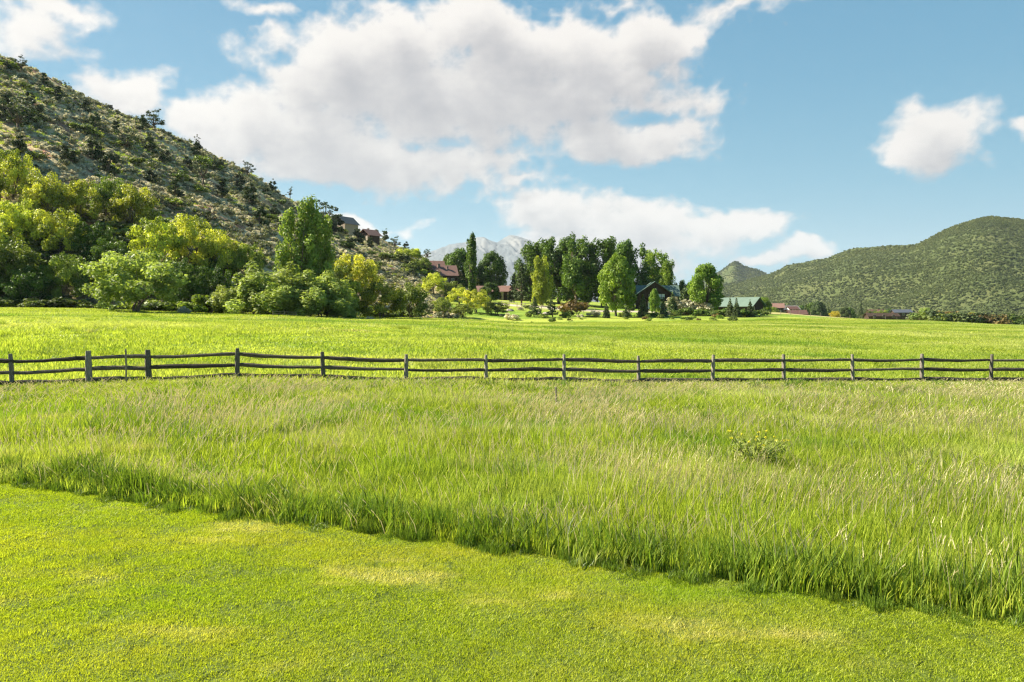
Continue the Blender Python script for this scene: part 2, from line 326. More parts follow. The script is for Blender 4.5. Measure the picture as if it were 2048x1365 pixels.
class MB:
    """collects boxes, prisms and tubes into one mesh"""
    def __init__(s): s.v = []; s.f = []
    def add(s, vs, fs):
        k = len(s.v); s.v += [tuple(v) for v in vs]; s.f += [tuple(i+k for i in f) for f in fs]; return s
    def box(s, x0, x1, y0, y1, z0, z1):
        return s.add([(x0, y0, z0), (x1, y0, z0), (x1, y1, z0), (x0, y1, z0), (x0, y0, z1), (x1, y0, z1), (x1, y1, z1), (x0, y1, z1)],
                     [(3, 2, 1, 0), (4, 5, 6, 7), (0, 1, 5, 4), (1, 2, 6, 5), (2, 3, 7, 6), (3, 0, 4, 7)])
    def tube(s, pts, rads, n=6, sq=1.0, jit=0, rng=None):
        pts = [Vector(p) for p in pts]; k0 = len(s.v); m = len(pts)
        for i, p in enumerate(pts):
            d = (pts[min(i+1, m-1)]-pts[max(i-1, 0)]).normalized()
            a = d.cross(Vector((0, 0, 1)) if abs(d.z) < .9 else Vector((1, 0, 0))).normalized(); b = d.cross(a)
            for j in range(n):
                t = 2*math.pi*(j+.5)/n; r = rads[i]*(1+(rng.uniform(-jit, jit) if rng else 0))
                s.v.append(tuple(p+a*math.cos(t)*r+b*math.sin(t)*r*sq))
        for i in range(m-1):
            for j in range(n):
                q = (j+1) % n; s.f.append((k0+i*n+j, k0+i*n+q, k0+(i+1)*n+q, k0+(i+1)*n+j))
        s.f.append(tuple(k0+j for j in range(n))[::-1]); s.f.append(tuple(k0+(m-1)*n+j for j in range(n)))
        return s
    def mesh(s, name, m=None, smooth=False):
        me = bpy.data.meshes.new(name); me.from_pydata(s.v, [], s.f); me.update()
        if smooth: me.polygons.foreach_set('use_smooth', [True]*len(me.polygons))
        if m: me.materials.append(m)
        return me
    def obj(s, name, m, parent=None, smooth=False): return link(name, s.mesh(name, m, smooth), None, parent)

# ------------------------------------------------------------------ terrain
def build_ground():
    ys = np.concatenate([np.linspace(-60, 0, 9), np.linspace(1.5, 60, 118), np.geomspace(60.5, 16000, 190)]); 
    s = np.linspace(-1, 1, 521); xs = np.sinh(s*7.2)/math.sinh(7.2)*14000
    X, Y = np.meshgrid(xs, ys, indexing='ij'); Z = gz(X, Y)
    V = np.stack([X, Y, Z], -1).reshape(-1, 3); idx = np.arange(len(V)).reshape(X.shape)
    q = np.stack([idx[:-1, :-1], idx[1:, :-1], idx[1:, 1:], idx[:-1, 1:]], -1).reshape(-1, 4)
    me = raw_mesh("ground", V, q, smooth=True); a = me.attributes.new('thatch', 'FLOAT', 'POINT')
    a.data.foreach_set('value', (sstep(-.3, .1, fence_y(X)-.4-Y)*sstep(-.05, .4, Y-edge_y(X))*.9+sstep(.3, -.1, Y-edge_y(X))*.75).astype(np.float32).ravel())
    o = link("ground", me, M['ground']); tag(o, 'bright green grassy valley floor', None, None, 'structure')
build_ground()

class Hill:
    def __init__(s, name, label, pxs, base, ridge, sil, m, np_=260, nt=150, pw=.9, amp=2.0, nscale=.03, basez=None, back=1.5, sink=1.5, gully=None):
        P = np.linspace(pxs[0], pxs[-1], np_); T = np.linspace(0, 1, nt)
        Yb = np.interp(P, pxs, base); Yr = np.interp(P, pxs, ridge); S = np.interp(P, pxs, sil)
        zr = H+(HOR-S)/F*Yr
        xb = (P-CX)/F*Yb
        zb = gz(xb, Yb)-sink if basez is None else np.full_like(P, basez)
        Tg, _ = np.meshgrid(T, P); Y = Yb[:, None]*(1-Tg)+Yr[:, None]*Tg
        X = (P[:, None]-CX)/F*Y
        prof = Tg**pw
        Z = zb[:, None]*(1-prof)+zr[:, None]*prof
        w = np.sin(np.pi*np.clip(Tg, 0, 1))**.7
        Z = Z+fbm(X*nscale, Y*nscale, 5)*amp*w+fbm(X*nscale*6, Y*nscale*6, 3)*amp*.12
        if gully: Z = Z-np.abs(fbm(X*gully[0]+Y*gully[1], Y*gully[1]*.4, 3))*gully[2]*w
        s.P, s.T, s.X, s.Y, s.Z = P, T, X, Y, Z
        s.py = HOR-(Z-H)/Y*F
        # back slope
        nb = 14; tb = np.linspace(0, 1, nb+1)[1:]
        Yk = Y[:, -1:]+(Yr*(back-1))[:, None]*tb[None]; Xk = (P[:, None]-CX)/F*Yk; Zk = Z[:, -1:]*(1-tb**1.5)[None]+(-40)*(tb**1.5)[None]
        XA, YA, ZA = np.hstack([X, Xk]), np.hstack([Y, Yk]), np.hstack([Z, Zk])
        V = np.stack([XA, YA, ZA], -1).reshape(-1, 3); idx = np.arange(len(V)).reshape(XA.shape)
        q = np.stack([idx[:-1, :-1], idx[1:, :-1], idx[1:, 1:], idx[:-1, 1:]], -1).reshape(-1, 4)
        s.o = link(name, raw_mesh(name, V, q, smooth=True), m); tag(s.o, label, None, None, 'structure')
    def at(s, px, t):
        i = np.interp(px, s.P, np.arange(len(s.P))); j = np.interp(t, s.T, np.arange(len(s.T)))
        i0 = np.clip(np.floor(i).astype(int), 0, len(s.P)-2); j0 = np.clip(np.floor(j).astype(int), 0, len(s.T)-2); u = i-i0; v = j-j0
        f = lambda A: (A[i0, j0]*(1-u)+A[i0+1, j0]*u)*(1-v)+(A[i0, j0+1]*(1-u)+A[i0+1, j0+1]*u)*v
        return f(s.X), f(s.Y), f(s.Z)
    def on(s, px, py):
        """the first place up the slope that shows at this row (the crest when the row is above it)"""
        i = int(round(float(np.interp(px, s.P, np.arange(len(s.P))))))
        col = s.py[i]; k = np.nonzero(col <= py)[0]
        t = s.T[k[0]] if len(k) else s.T[int(np.argmin(col))]
        x, y, z = s.at(np.array(px, float), np.array(t, float))
        return Vector((float(x), float(y), max(float(z), float(gz(float(x), float(y))))))

LH = Hill("hillside", "steep left hillside of sagebrush and dry grass",
          [-900, -500, -200, 0, 50, 100, 160, 240, 320, 400, 450, 510, 560, 620, 680, 740, 790, 830, 860, 900, 950, 1000, 1060],
          [70, 85, 95, 99, 99, 99, 100, 100, 101, 102, 103, 104, 106, 108, 111, 116, 122, 128, 134, 142, 152, 162, 172],
          [200, 205, 208, 212, 216, 220, 226, 234, 243, 254, 262, 274, 286, 304, 326, 350, 376, 398, 414, 430, 430, 400, 340],
          [-60, -30, 30, 112, 130, 155, 188, 228, 260, 296, 322, 352, 388, 418, 445, 470, 490, 508, 522, 535, 556, 590, 622],
          M['hill'], pw=.92, amp=5.5, nscale=.022, gully=(.03, -.012, 5))
RH = Hill("ridge", "broad green scrub covered ridge on the right",
          [1400, 1480, 1520, 1560, 1575, 1592, 1650, 1690, 1720, 1760, 1830, 1862, 1900, 1950, 1985, 2048, 2200, 2500, 2900],
          [1050, 1000, 960, 930, 920, 910, 880, 860, 850, 840, 800, 790, 780, 760, 750, 740, 720, 700, 690],
          [2100, 2000, 1950, 1850, 1820, 1800, 1700, 1620, 1580, 1540, 1480, 1450, 1430, 1400, 1400, 1390, 1380, 1350, 1350],
          [575, 565, 554, 540, 530, 528, 518, 502, 496, 493, 489, 475, 455, 438, 432, 441, 455, 430, 420],
          M['far'], pw=.95, amp=26, nscale=.0035, sink=6, gully=(.004, .0016, 105), back=1.6)
FH = Hill("distant_hill", "small pointed hill beyond the end of the right ridge",
          [1250, 1330, 1380, 1420, 1445, 1468, 1475, 1490, 1510, 1530, 1560, 1650],
          [2300]*12, [3000, 3000, 3000, 3000, 3000, 3000, 3000, 3000, 3000, 3000, 3000, 3000],
          [612, 596, 575, 556, 540, 523, 524, 533, 538, 546, 562, 600], M['far'], np_=160, nt=60, amp=14, nscale=.003, basez=-20, back=1.4)

def build_peak():
    pxs = [560, 700, 800, 850, 880, 905, 930, 950, 962, 968, 980, 993, 1003, 1012, 1020, 1032, 1042, 1055, 1075, 1100, 1150, 1250, 1400]
    sil = [585, 560, 528, 508, 497, 489, 485, 478, 474, 475, 481, 486, 480, 475, 472, 472, 474, 480, 488, 497, 515, 545, 590]
    P = np.linspace(560, 1400, 420); T = np.linspace(0, 1, 170); Tg, _ = np.meshgrid(T, P)
    S = np.interp(P, pxs, sil)+fbm(P*.06, P*0, 4)*3
    Y = 6500+2500*Tg; X = (P[:, None]-CX)/F*Y; zr = H+(HOR-S)/F*9000
    Z = -40+(zr[:, None]+40)*Tg**1.25
    w = np.sin(np.pi*Tg)**.6
    rid = fbm(X*.0028+Y*.0011, Y*.0007-X*.0002, 6, .58, True)
    Z = Z+rid*170*w+fbm(X*.01, Y*.006, 4)*40*w
    tb = np.linspace(0, 1, 9)[1:]; Yk = np.broadcast_to(9000+2500*tb[None], (len(P), 8)); Xk = (P[:, None]-CX)/F*Yk; Zk = Z[:, -1:]*(1-tb)[None]-40*tb[None]
    XA, YA, ZA = np.hstack([X, Xk]), np.hstack([Y, Yk]), np.hstack([Z, Zk])
    V = np.stack([XA, YA, ZA], -1).reshape(-1, 3); idx = np.arange(len(V)).reshape(XA.shape)
    q = np.stack([idx[:-1, :-1], idx[1:, :-1], idx[1:, 1:], idx[:-1, 1:]], -1).reshape(-1, 4)
    m = bpy.data.materials.new('snow_and_rock'); m.use_nodes = True; nt = m.node_tree; L = nt.links.new; b = nt.nodes['Principled BSDF']; b.inputs['Roughness'].default_value = .9
    ge = nd(nt, 'ShaderNodeNewGeometry'); mp = nd(nt, 'ShaderNodeMapping'); mp.inputs['Scale'].default_value = (1, .35, .6); L(ge.outputs['Position'], mp.inputs[0])
    n = nd(nt, 'ShaderNodeTexNoise'); n.inputs['Scale'].default_value = .004; n.inputs['Detail'].default_value = 9; n.inputs['Roughness'].default_value = .7; n.inputs['Distortion'].default_value = .6; L(mp.outputs[0], n.inputs['Vector'])
    sz = nd(nt, 'ShaderNodeSeparateXYZ'); L(ge.outputs['Position'], sz.inputs[0]); a = nd(nt, 'ShaderNodeMath', operation='MULTIPLY_ADD'); L(sz.outputs[2], a.inputs[0]); a.inputs[1].default_value = .00035; L(n.outputs['Fac'], a.inputs[2])
    r = nd(nt, 'ShaderNodeValToRGB'); L(a.outputs[0], r.inputs[0]); e = r.color_ramp.elements
    e[0].position = .50; e[0].color = (.025, .035, .045, 1); e[1].position = .90; e[1].color = (.17, .168, .16, 1); x = e.new(.74); x.color = (.06, .075, .085, 1)
    L(r.outputs[0], b.inputs['Base Color'])
    o = link("mountain", raw_mesh("mountain", V, q, smooth=False), m); tag(o, 'pale blue snow streaked twin summits far behind the houses', None, None, 'structure')
build_peak()

# ------------------------------------------------------------------ foliage meshes
def leaf_quads(Cn, N, size, rng, aspect=1.6):
    """one folded diamond leaf clump per centre, facing N"""
    n = len(Cn); r = rng.normal(size=(n, 3)); N = N/np.maximum(np.linalg.norm(N, axis=1, keepdims=True), 1e-6)
    t = np.cross(N, r); t /= np.maximum(np.linalg.norm(t, axis=1, keepdims=True), 1e-6); b = np.cross(N, t)
    s = size[:, None]*.5
    V = np.stack([Cn-t*s*aspect, Cn-b*s+N*s*.25, Cn+t*s*aspect, Cn+b*s+N*s*.25], 1).reshape(-1, 3)
    return V, np.arange(n*4).reshape(n, 4)
def crown(name, lobes, per, size, rng, outward=.8, up=.35, shell=.45, droop=0, aspect=1.5, keep=None):
    """lobes: (n,6) centre xyz and radii xyz; leaves lie in the outer shell of each lobe"""
    Cs = []; Ns = []; Ts = []
    tot = lobes[:, 3]*lobes[:, 5]; tot = tot/tot.mean()
    cen = lobes[:, :3].mean(0)
    for l, k in zip(lobes, tot):
        n = max(6, int(per*k)); d = rng.normal(size=(n, 3)); d /= np.linalg.norm(d, axis=1, keepdims=True)
        r = (shell+(1-shell)*rng.random(n)**.6)*(1+rng.normal(size=n)*.08)
        p = l[:3]+d*r[:, None]*l[3:6]
        if droop: p[:, 2] -= droop*rng.random(n)**2*np.linalg.norm(d[:, :2], axis=1)
        Cs.append(p); Ns.append(d*outward+rng.normal(size=(n, 3))*.55+np.array([0, 0, up])); Ts.append(np.clip(rng.random(n)*.45+rng.random()*.65-.05, 0, 1))
    Cs = np.concatenate(Cs); Ns = np.concatenate(Ns); Ts = np.concatenate(Ts)
    k = Cs[:, 2] > .05; Cs, Ns, Ts = Cs[k], Ns[k], Ts[k]
    if keep is not None: k = keep(Cs); Cs, Ns, Ts = Cs[k], Ns[k], Ts[k]
    V, Q = leaf_quads(Cs, Ns, size*(.65+.7*rng.random(len(Cs))), rng, aspect)
    return raw_mesh(name, V, Q, np.repeat(Ts, 4))
def trunk_to(name, targets, r0, rng, base=(0, 0, 0), fork=.3, n=6, stems=1, mat_=None, spread=.3):
    b = MB()
    T = [Vector(t) for t in targets]; top = max(t.z for t in T)
    for s_ in range(stems):
        a = rng.random()*6.28; bs = Vector(base)+Vector((math.cos(a), math.sin(a), 0))*(spread*(stems > 1)*rng.random())
        my = T[s_::stems]; c = sum(my, Vector())/len(my)
        f = bs.lerp(c, fork); f.z = bs.z+(c.z-bs.z)*fork*1.2; mid = bs.lerp(f, .5)+Vector(rng.normal(size=3)*.04*top)*.5
        k = r0/(stems**.5)
        b.tube([bs-Vector((0, 0, .5)), bs, mid, f], [k*1.25, k*1.05, k*.85, k*.7], n)
        for t in my:
            m1 = f.lerp(t, .45)+Vector(rng.normal(size=3)*.03*top)+Vector((0, 0, .03*top))
            b.tube([f-Vector((0, 0, .05)), m1, t], [k*.45, k*.28, k*.08], 4)
    return b.mesh(name, mat_, True)
def rs(i): return np.random.RandomState(i)

def mk_oak(i, W=4.4, Ht=7.0, size=.20, per=120, nl=74, low=.3, name_m='oak_y'):
    g = rs(100+i); L = []
    for k in range(nl):
        a = g.rand()*6.283; ph = math.acos(1-g.rand()*1.6) if k > nl*.2 else math.acos(g.rand()); rr = .62+.34*g.rand() if k > nl*.25 else .35+.3*g.rand()
        x = math.cos(a)*math.sin(ph)*W*rr; y = math.sin(a)*math.sin(ph)*W*rr; z = low+(Ht-low)*.42+math.cos(ph)*(Ht-low)*.55*rr
        r = .55+.5*g.rand(); L.append((x, y, max(z, .5), r, r, r*.75))
    L = np.array(L); t = [tuple(l[:3]) for l in L[::6]]
    return crown('crown', L, per, size, g, outward=.6, up=.45), trunk_to('trunk', t, .26, g, stems=3, spread=.9, mat_=M['bark'])
def mk_cott(i, W=5.2, Ht=18., size=.34, per=120, nl=92, low=2.2, top=.62):
    g = rs(200+i); L = []
    plumes = [(g.rand()*6.283, g.rand()**.6*W*.66, .86+.14*g.rand()) for _ in range(8)]
    for k in range(nl):
        a, rad, hh = plumes[k % 7]; t = g.rand()**.8; z = low+(Ht*hh-low)*t
        w = W*(math.sin(math.pi*min(1, .14+t*.74))**.5)
        x = math.cos(a)*rad*(1-.22*t)+g.normal()*.28*w*(1-.5*t); y = math.sin(a)*rad*(1-.22*t)+g.normal()*.28*w*(1-.5*t)
        r = (1.3-.5*t)*(.7+.5*g.rand())*1.05; L.append((x, y, z, r, r, r*1.7))
    L = np.array(L); t = [tuple(l[:3]) for l in L[::6]]
    return crown('crown', L, per, size, g, up=.25), trunk_to('trunk', t, .38, g, fork=.25, mat_=M['bark'])
def mk_round(i, W=5.2, Ht=12.5, size=.33, per=120, nl=110, low=1.4):
    g = rs(300+i); L = []
    for k in range(nl):
        z = g.rand()**.85; rr = math.sin(math.pi*min(1, .18+z*.80))**.6*W; a = g.rand()*6.283; q = .35+.6*g.rand()**.5
        r = 1.15*(.7+.6*g.rand()); L.append((math.cos(a)*rr*q, math.sin(a)*rr*q, low+.7+(Ht-low-1.3)*z, r, r, r*1.05))
    L = np.array(L); t = [tuple(l[:3]) for l in L[::6]]
    return crown('crown', L, per, size, g, up=.3), trunk_to('trunk', t, .35, g, fork=.3, mat_=M['bark'])
def mk_lomb(i):
    g = rs(400+i); L = []
    for k in range(46):
        t = g.rand(); z = 1.2+16.3*t; w = 1.15*math.sin(math.pi*min(1, .12+t*.87))**.5; a = g.rand()*6.28
        L.append((math.cos(a)*w*.5, math.sin(a)*w*.5, z, .62, .62, 1.4))
    for k in range(14):                                    # the second, shorter spire beside it
        t = g.rand(); L.append((1.75+g.normal()*.15-.5*(1-t), .2, 7.5+8.8*t, .42, .42, 1.1))
    for k in range(8): L.append((2.6+g.normal()*.2, .1, 6+4*g.rand(), .5, .5, 1.0))
    L = np.array(L)
    return crown('crown', L, 80, .36, g, up=.5), trunk_to('trunk', [(0, 0, 15), (1.7, .2, 15), (2.5, .1, 9), (.4, .4, 9)], .28, g, fork=.15, mat_=M['bark'])
def mk_willow(i, W=2.9, Ht=7.0):
    g = rs(500+i); L = []
    for k in range(44):
        a = g.rand()*6.283; q = g.rand()**.5; z = Ht*(1-.45*q*q)*(.25+.75*g.rand()); r = .62*(.7+.6*g.rand())
        L.append((math.cos(a)*q*W, math.sin(a)*q*W, z*.93, r, r, r*1.7))
    L = np.array(L); t = [tuple(l[:3]) for l in L[::4]]
    return crown('crown', L, 160, .165, g, up=.6, aspect=2.2), trunk_to('trunk', t, .16, g, stems=4, spread=.8, fork=.2, mat_=M['bark'])
def mk_weep(i):
    g = rs(600+i); L = []
    for k in range(42):
        a = g.rand()*6.283; q = g.rand()**.6; z = 3+9.5*g.rand()*(1-.35*q); L.append((math.cos(a)*q*2.9, math.sin(a)*q*2.9, z+1, .75, .75, 1.9))
    L = np.array(L)
    return crown('crown', L, 75, .38, g, up=0, droop=2.0, aspect=2.4), trunk_to('trunk', [tuple(l[:3]) for l in L[::5]], .3, g, fork=.3, mat_=M['bark'])
def mk_junip(i, W=1.9, Ht=4.6, nl=22, size=.24, per=70, gap=0):
    g = rs(700+i); L = []
    for k in range(nl):
        t = g.rand(); w = W*(1-.72*t**1.4)*(.35+.65*g.rand()); a = g.rand()*6.283; r = (.62-.28*t)*(.7+.6*g.rand())*W/1.9
        L.append((math.cos(a)*w*.8, math.sin(a)*w*.8, .5+Ht*.9*t, r, r, r*.8))
    L = np.array(L)
    return crown('crown', L, per, size, g, up=.5), trunk_to('trunk', [tuple(l[:3]) for l in L[::3]], .17, g, fork=.3, mat_=M['bark'])
def mk_pinyon(i, Ht=6.5, W=2.6):
    g = rs(800+i); L = []
    for k in range(26):
        t = .25+.75*g.rand(); a = g.rand()*6.283; w = W*(.35+.65*g.rand())*(1.1-.5*t); r = .38*(.7+.8*g.rand())
        L.append((math.cos(a)*w, math.sin(a)*w, Ht*t*.92, r*1.2, r*1.2, r*.7))
    L = np.array(L)
    return crown('crown', L, 38, .22, g, up=.6), trunk_to('trunk', [tuple(l[:3]) for l in L], .2, g, fork=.35, mat_=M['bark'])
def mk_conif(i, W=1.7, Ht=6.0, tiers=15, size=.26, thin=1.0, low=.5):
    g = rs(900+i); L = []
    for k in range(tiers):
        t = k/(tiers-1); w = W*(1-t)**.85*(.85+.3*g.rand())+.12; n = max(2, int(7*(1-t)*thin)+2)
        for j in range(n):
            a = 6.283*j/n+g.rand(); L.append((math.cos(a)*w*.6, math.sin(a)*w*.6, low+(Ht-low)*t-.1*w, w*.42+.06, w*.42+.06, .16+.05*w))
    L = np.array(L)
    return crown('crown', L, 26, size, g, up=.3, shell=.1, droop=.25), MB().tube([(0, 0, -.5), (0, 0, Ht*.5), (0, 0, Ht*.97)], [.13, .09, .02], 6).mesh('trunk', M['bark'], True)
def mk_bigpine(i):
    g = rs(950+i); L = []
    for k in range(17):
        t = k/16; w = 3.3*(1-t)**.7*(.7+.45*g.rand())+.25
        for j in range(max(3, int(7*(1-t))+2)):
            a = 6.283*j/6+g.rand()*2; q = .35+.6*g.rand(); L.append((math.cos(a)*w*q, math.sin(a)*w*q, 2.2+10*t+g.normal()*.2, .7-.3*t, .7-.3*t, .4))
    L = np.array(L)
    return crown('crown', L, 40, .30, g, up=.5, shell=.2), MB().tube([(0, 0, -.5), (0, 0, 6), (0, 0, 12.2)], [.28, .2, .04], 8).mesh('trunk', M['bark'], True)
def mk_shrub(i, W=1.3, Ht=1.8, nl=12, size=.17, per=60):
    g = rs(1000+i); L = []
    for k in range(nl):
        a = g.rand()*6.283; q = g.rand()**.5; r = .42*(.7+.6*g.rand())*W/1.3
        L.append((math.cos(a)*q*W*.75, math.sin(a)*q*W*.75, max(.25, Ht*(.75-.35*q*q)*(.5+.6*g.rand())), r, r, r*.8))
    L = np.array(L)
    return crown('foliage', L, per, size, g), trunk_to('stem', [tuple(l[:3]) for l in L[::2]], .07, g, stems=3, spread=.3, fork=.2, mat_=M['bark'])
def mk_bare(i):
    """gnarled half dead juniper: mostly twisting branches with thin needle tufts"""
    g = rs(1100+i); L = []
    for k in range(15):
        t = .35+.65*g.rand(); a = g.rand()*6.283; L.append((math.cos(a)*1.5*g.rand(), math.sin(a)*1.5*g.rand(), 4.6*t, .3, .3, .2))
    L = np.array(L)
    return crown('crown', L, 22, .18, g, up=.5), trunk_to('trunk', [tuple(l[:3]) for l in L], .16, g, fork=.4, mat_=M['bark'])

MAKERS = dict(oak=(mk_oak, 4), cott=(mk_cott, 4), round=(mk_round, 3), lomb=(mk_lomb, 1), willow=(mk_willow, 3), weep=(mk_weep, 1), junip=(mk_junip, 4),
              pinyon=(mk_pinyon, 3), conif=(mk_conif, 3), bigpine=(mk_bigpine, 2), shrub=(mk_shrub, 4), bare=(mk_bare, 2))
HGT = dict(oak=7.2, cott=18, round=12.6, lomb=18.2, willow=7.6, weep=14, junip=4.9, pinyon=6.3, conif=6, bigpine=12.6, shrub=1.75, bare=4.9)
_cache = {}; _cnt = {}
def plant(kind, leaf, loc, height, label, cat='tree', name='tree', group=None, wide=1.0, rot=None, var=None):
    """a tree or shrub: an Empty at its foot with crown and trunk (foliage and stem) under it"""
    mk, nv = MAKERS[kind]; _cnt[kind] = c = _cnt.get(kind, -1)+1
    v = c % nv if var is None else var
    key = (kind, v, leaf)
    if key not in _cache:
        if (kind, v) not in _cache: _cache[(kind, v)] = mk(v)
        a, b = _cache[(kind, v)]
        if len(a.materials): a = a.copy(); a.materials.clear()
        a.materials.append(M[leaf]); _cache[key] = (a, b)
    a, b = _cache[key]
    s = height/HGT[kind]; rg = random.Random(hash((round(loc[0], 1), round(loc[1], 1))) & 0xffff)
    o = thing(name, label, cat, loc, (rg.random()*6.283 if rot is None else rot), group); o.scale = (s*wide, s*wide, s)
    link(a.name.split('.')[0], a, None, o); link(b.name.split('.')[0], b, None, o)
    return o
def g_plant(kind, leaf, px, Y, hpx, label, **k):
    p = atp(px, Y, -.05); return plant(kind, leaf, p, hpx/F*Y, label, **k)
def h_plant(kind, leaf, px, pb, hpx, label, hill=None, **k):
    p = (hill or LH).on(px, pb); p.z -= .1; return plant(kind, leaf, p, hpx/F*p.y, label, **k)

# ------------------------------------------------------------------ scattered stuff (uncountable cover) by geometry nodes
def scatter(name, pts, scl, rot, var, variants, kind='stuff', label=None, cat=None):
    me = bpy.data.meshes.new(name); n = len(pts); me.vertices.add(n); me.vertices.foreach_set('co', np.ascontiguousarray(pts, np.float32).ravel())
    def att(nm, typ, f, arr):
        a = me.attributes.new(nm, typ, 'POINT'); a.data.foreach_set(f, np.ascontiguousarray(arr).ravel())
    att('scl', 'FLOAT_VECTOR', 'vector', np.asarray(scl, np.float32)); att('rot', 'FLOAT_VECTOR', 'vector', np.asarray(rot, np.float32)); att('var', 'INT', 'value', np.asarray(var, np.int32))
    me.update(); o = link(name, me); tag(o, label, cat, None, kind)
    t = bpy.data.node_groups.new(name+'_scatter', 'GeometryNodeTree'); t.interface.new_socket('Geometry', in_out='INPUT', socket_type='NodeSocketGeometry'); t.interface.new_socket('Geometry', in_out='OUTPUT', socket_type='NodeSocketGeometry')
    gi = t.nodes.new('NodeGroupInput'); go = t.nodes.new('NodeGroupOutput'); j = t.nodes.new('GeometryNodeJoinGeometry'); L = t.links.new
    def att_n(nm, dt):
        a = t.nodes.new('GeometryNodeInputNamedAttribute'); a.data_type = dt; a.inputs[0].default_value = nm; return a
    sa, ra, va = att_n('scl', 'FLOAT_VECTOR'), att_n('rot', 'FLOAT_VECTOR'), att_n('var', 'INT')
    def outp(n_): return [q for q in n_.outputs if q.enabled and q.name == 'Attribute'][0]
    for k, m in enumerate(variants):
        po = bpy.data.objects.new(name+'_kind', m)           # data only, never linked to the scene
        oi = t.nodes.new('GeometryNodeObjectInfo'); oi.inputs['Object'].default_value = po; oi.transform_space = 'ORIGINAL'
        cp = t.nodes.new('FunctionNodeCompare'); cp.data_type = 'INT'; cp.operation = 'EQUAL'
        ai = [q for q in cp.inputs if q.enabled and q.name == 'A'][0]; bi = [q for q in cp.inputs if q.enabled and q.name == 'B'][0]
        L(outp(va), ai); bi.default_value = k
        ip = t.nodes.new('GeometryNodeInstanceOnPoints'); L(gi.outputs[0], ip.inputs['Points']); L(cp.outputs[0], ip.inputs['Selection']); L(oi.outputs['Geometry'], ip.inputs['Instance'])
        L(outp(ra), ip.inputs['Rotation']); L(outp(sa), ip.inputs['Scale']); L(ip.outputs[0], j.inputs[0])
    L(j.outputs[0], go.inputs[0]); md = o.modifiers.new('scatter', 'NODES'); md.node_group = t
    return o

def blades(name, n, half, h0, h1, w, rng, lean=.25, wind=(.25, -.05), m='blade', seeds=0, curl=.25, hpow=1):
    """n tapering grass blades on a square of side 2*half"""
    x = rng.uniform(-half, half, n); y = rng.uniform(-half, half, n); h = h0+(h1-h0)*rng.random(n)**hpow
    a = rng.random(n)*6.283; ww = w*(.6+.8*rng.random(n))
    lx = (np.cos(a)*lean*rng.random(n)+wind[0]*(.4+.9*rng.random(n)))*h; ly = (np.sin(a)*lean*rng.random(n)+wind[1])*h
    f = rng.random(n)*6.283; dx = np.cos(f)*ww/2; dy = np.sin(f)*ww/2; z0 = np.full(n, -.04)
    def P(t, k):
        bx = x+lx*t**1.7; by = y+ly*t**1.7; bz = z0+h*(t-curl*.35*t*t)
        return np.stack([bx-dx*k, by-dy*k, bz], 1), np.stack([bx+dx*k, by+dy*k, bz], 1)
    a0, b0 = P(0, .9); a1, b1 = P(.5, 1.0); tip, _ = P(1.0, 0)
    V = np.stack([a0, b0, b1, a1, tip], 1).reshape(-1, 3); k = np.arange(n)[:, None]*5
    tint = np.repeat(rng.random(n), 5)
    me = raw_mesh(name, V, [k+np.array([[0, 1, 2, 3]]), k+np.array([[3, 2, 4]])], tint)
    me.materials.append(M[m])
    if seeds:
        b = MB(); sv = []; 
        for i in range(seeds):
            sx_, sy_ = rng.uniform(-half, half, 2); hh = h1*(.95+.45*rng.random()); ax = rng.normal()*.12+wind[0]*1.1; ay = rng.normal()*.12
            top = Vector((sx_+ax*hh, sy_+ay*hh, hh*.97)); mid = Vector((sx_+ax*hh*.35, sy_+ay*hh*.35, hh*.55))
            d = .0045; b.add([(sx_-d, sy_, 0), (sx_+d, sy_, 0), mid+Vector((d, 0, 0)), mid-Vector((d, 0, 0)), top+Vector((d*.6, 0, 0)), top-Vector((d*.6, 0, 0))], [(0, 1, 2, 3), (3, 2, 4, 5)])
            for q in range(4):
                c = top+Vector((ax*.05*q, ay*.05*q, .028*q)); u = Vector((.006, .003, 0)) if q % 2 else Vector((.003, .006, 0))
                b.add([c-u, c+u, c+Vector((ax*.07, ay*.07, .07))], [(0, 1, 2)])
        sm = b.mesh(name+'s'); nv = len(me.vertices)
        V2 = np.array(b.v); F4 = [f_ for f_ in b.f if len(f_) == 4]; F3 = [f_ for f_ in b.f if len(f_) == 3]
        me2 = raw_mesh(name, np.concatenate([V, V2]), [k+np.array([[0, 1, 2, 3]]), k+np.array([[3, 2, 4]]), np.array(F4)+nv, np.array(F3)+nv], np.concatenate([tint, rng.random(len(V2))]))
        me2.materials.append(M[m]); me2.materials.append(M['seed'])
        mi = np.zeros(2*n+len(F4)+len(F3), np.int32); mi[2*n:] = 1; me2.polygons.foreach_set('material_index', mi); return me2
    return me

def jgrid(x0, x1, y0, y1, step, g, jit=.8):
    X, Y = np.meshgrid(np.arange(x0, x1, step), np.arange(y0, y1, step), indexing='ij'); X = X.ravel()+g.uniform(-.5, .5, X.size)*step*jit; Y = Y.ravel()+g.uniform(-.5, .5, Y.size)*step*jit
    return X, Y
def view(X, Y, l=.74, m=2.0): return (np.abs(X) < np.abs(Y)*l+m) & (Y > 2)
def pack(X, Y, sx, sz, nv, g, Z=None):
    Z = gz(X, Y) if Z is None else Z; n = len(X); e = .5
    gx = (gz(X+e, Y)-gz(X-e, Y))/(2*e); gy = (gz(X, Y+e)-gz(X, Y-e))/(2*e)
    return np.stack([X, Y, Z], 1), np.stack([sx, sx, sz], 1), g.randint(0, nv, n)

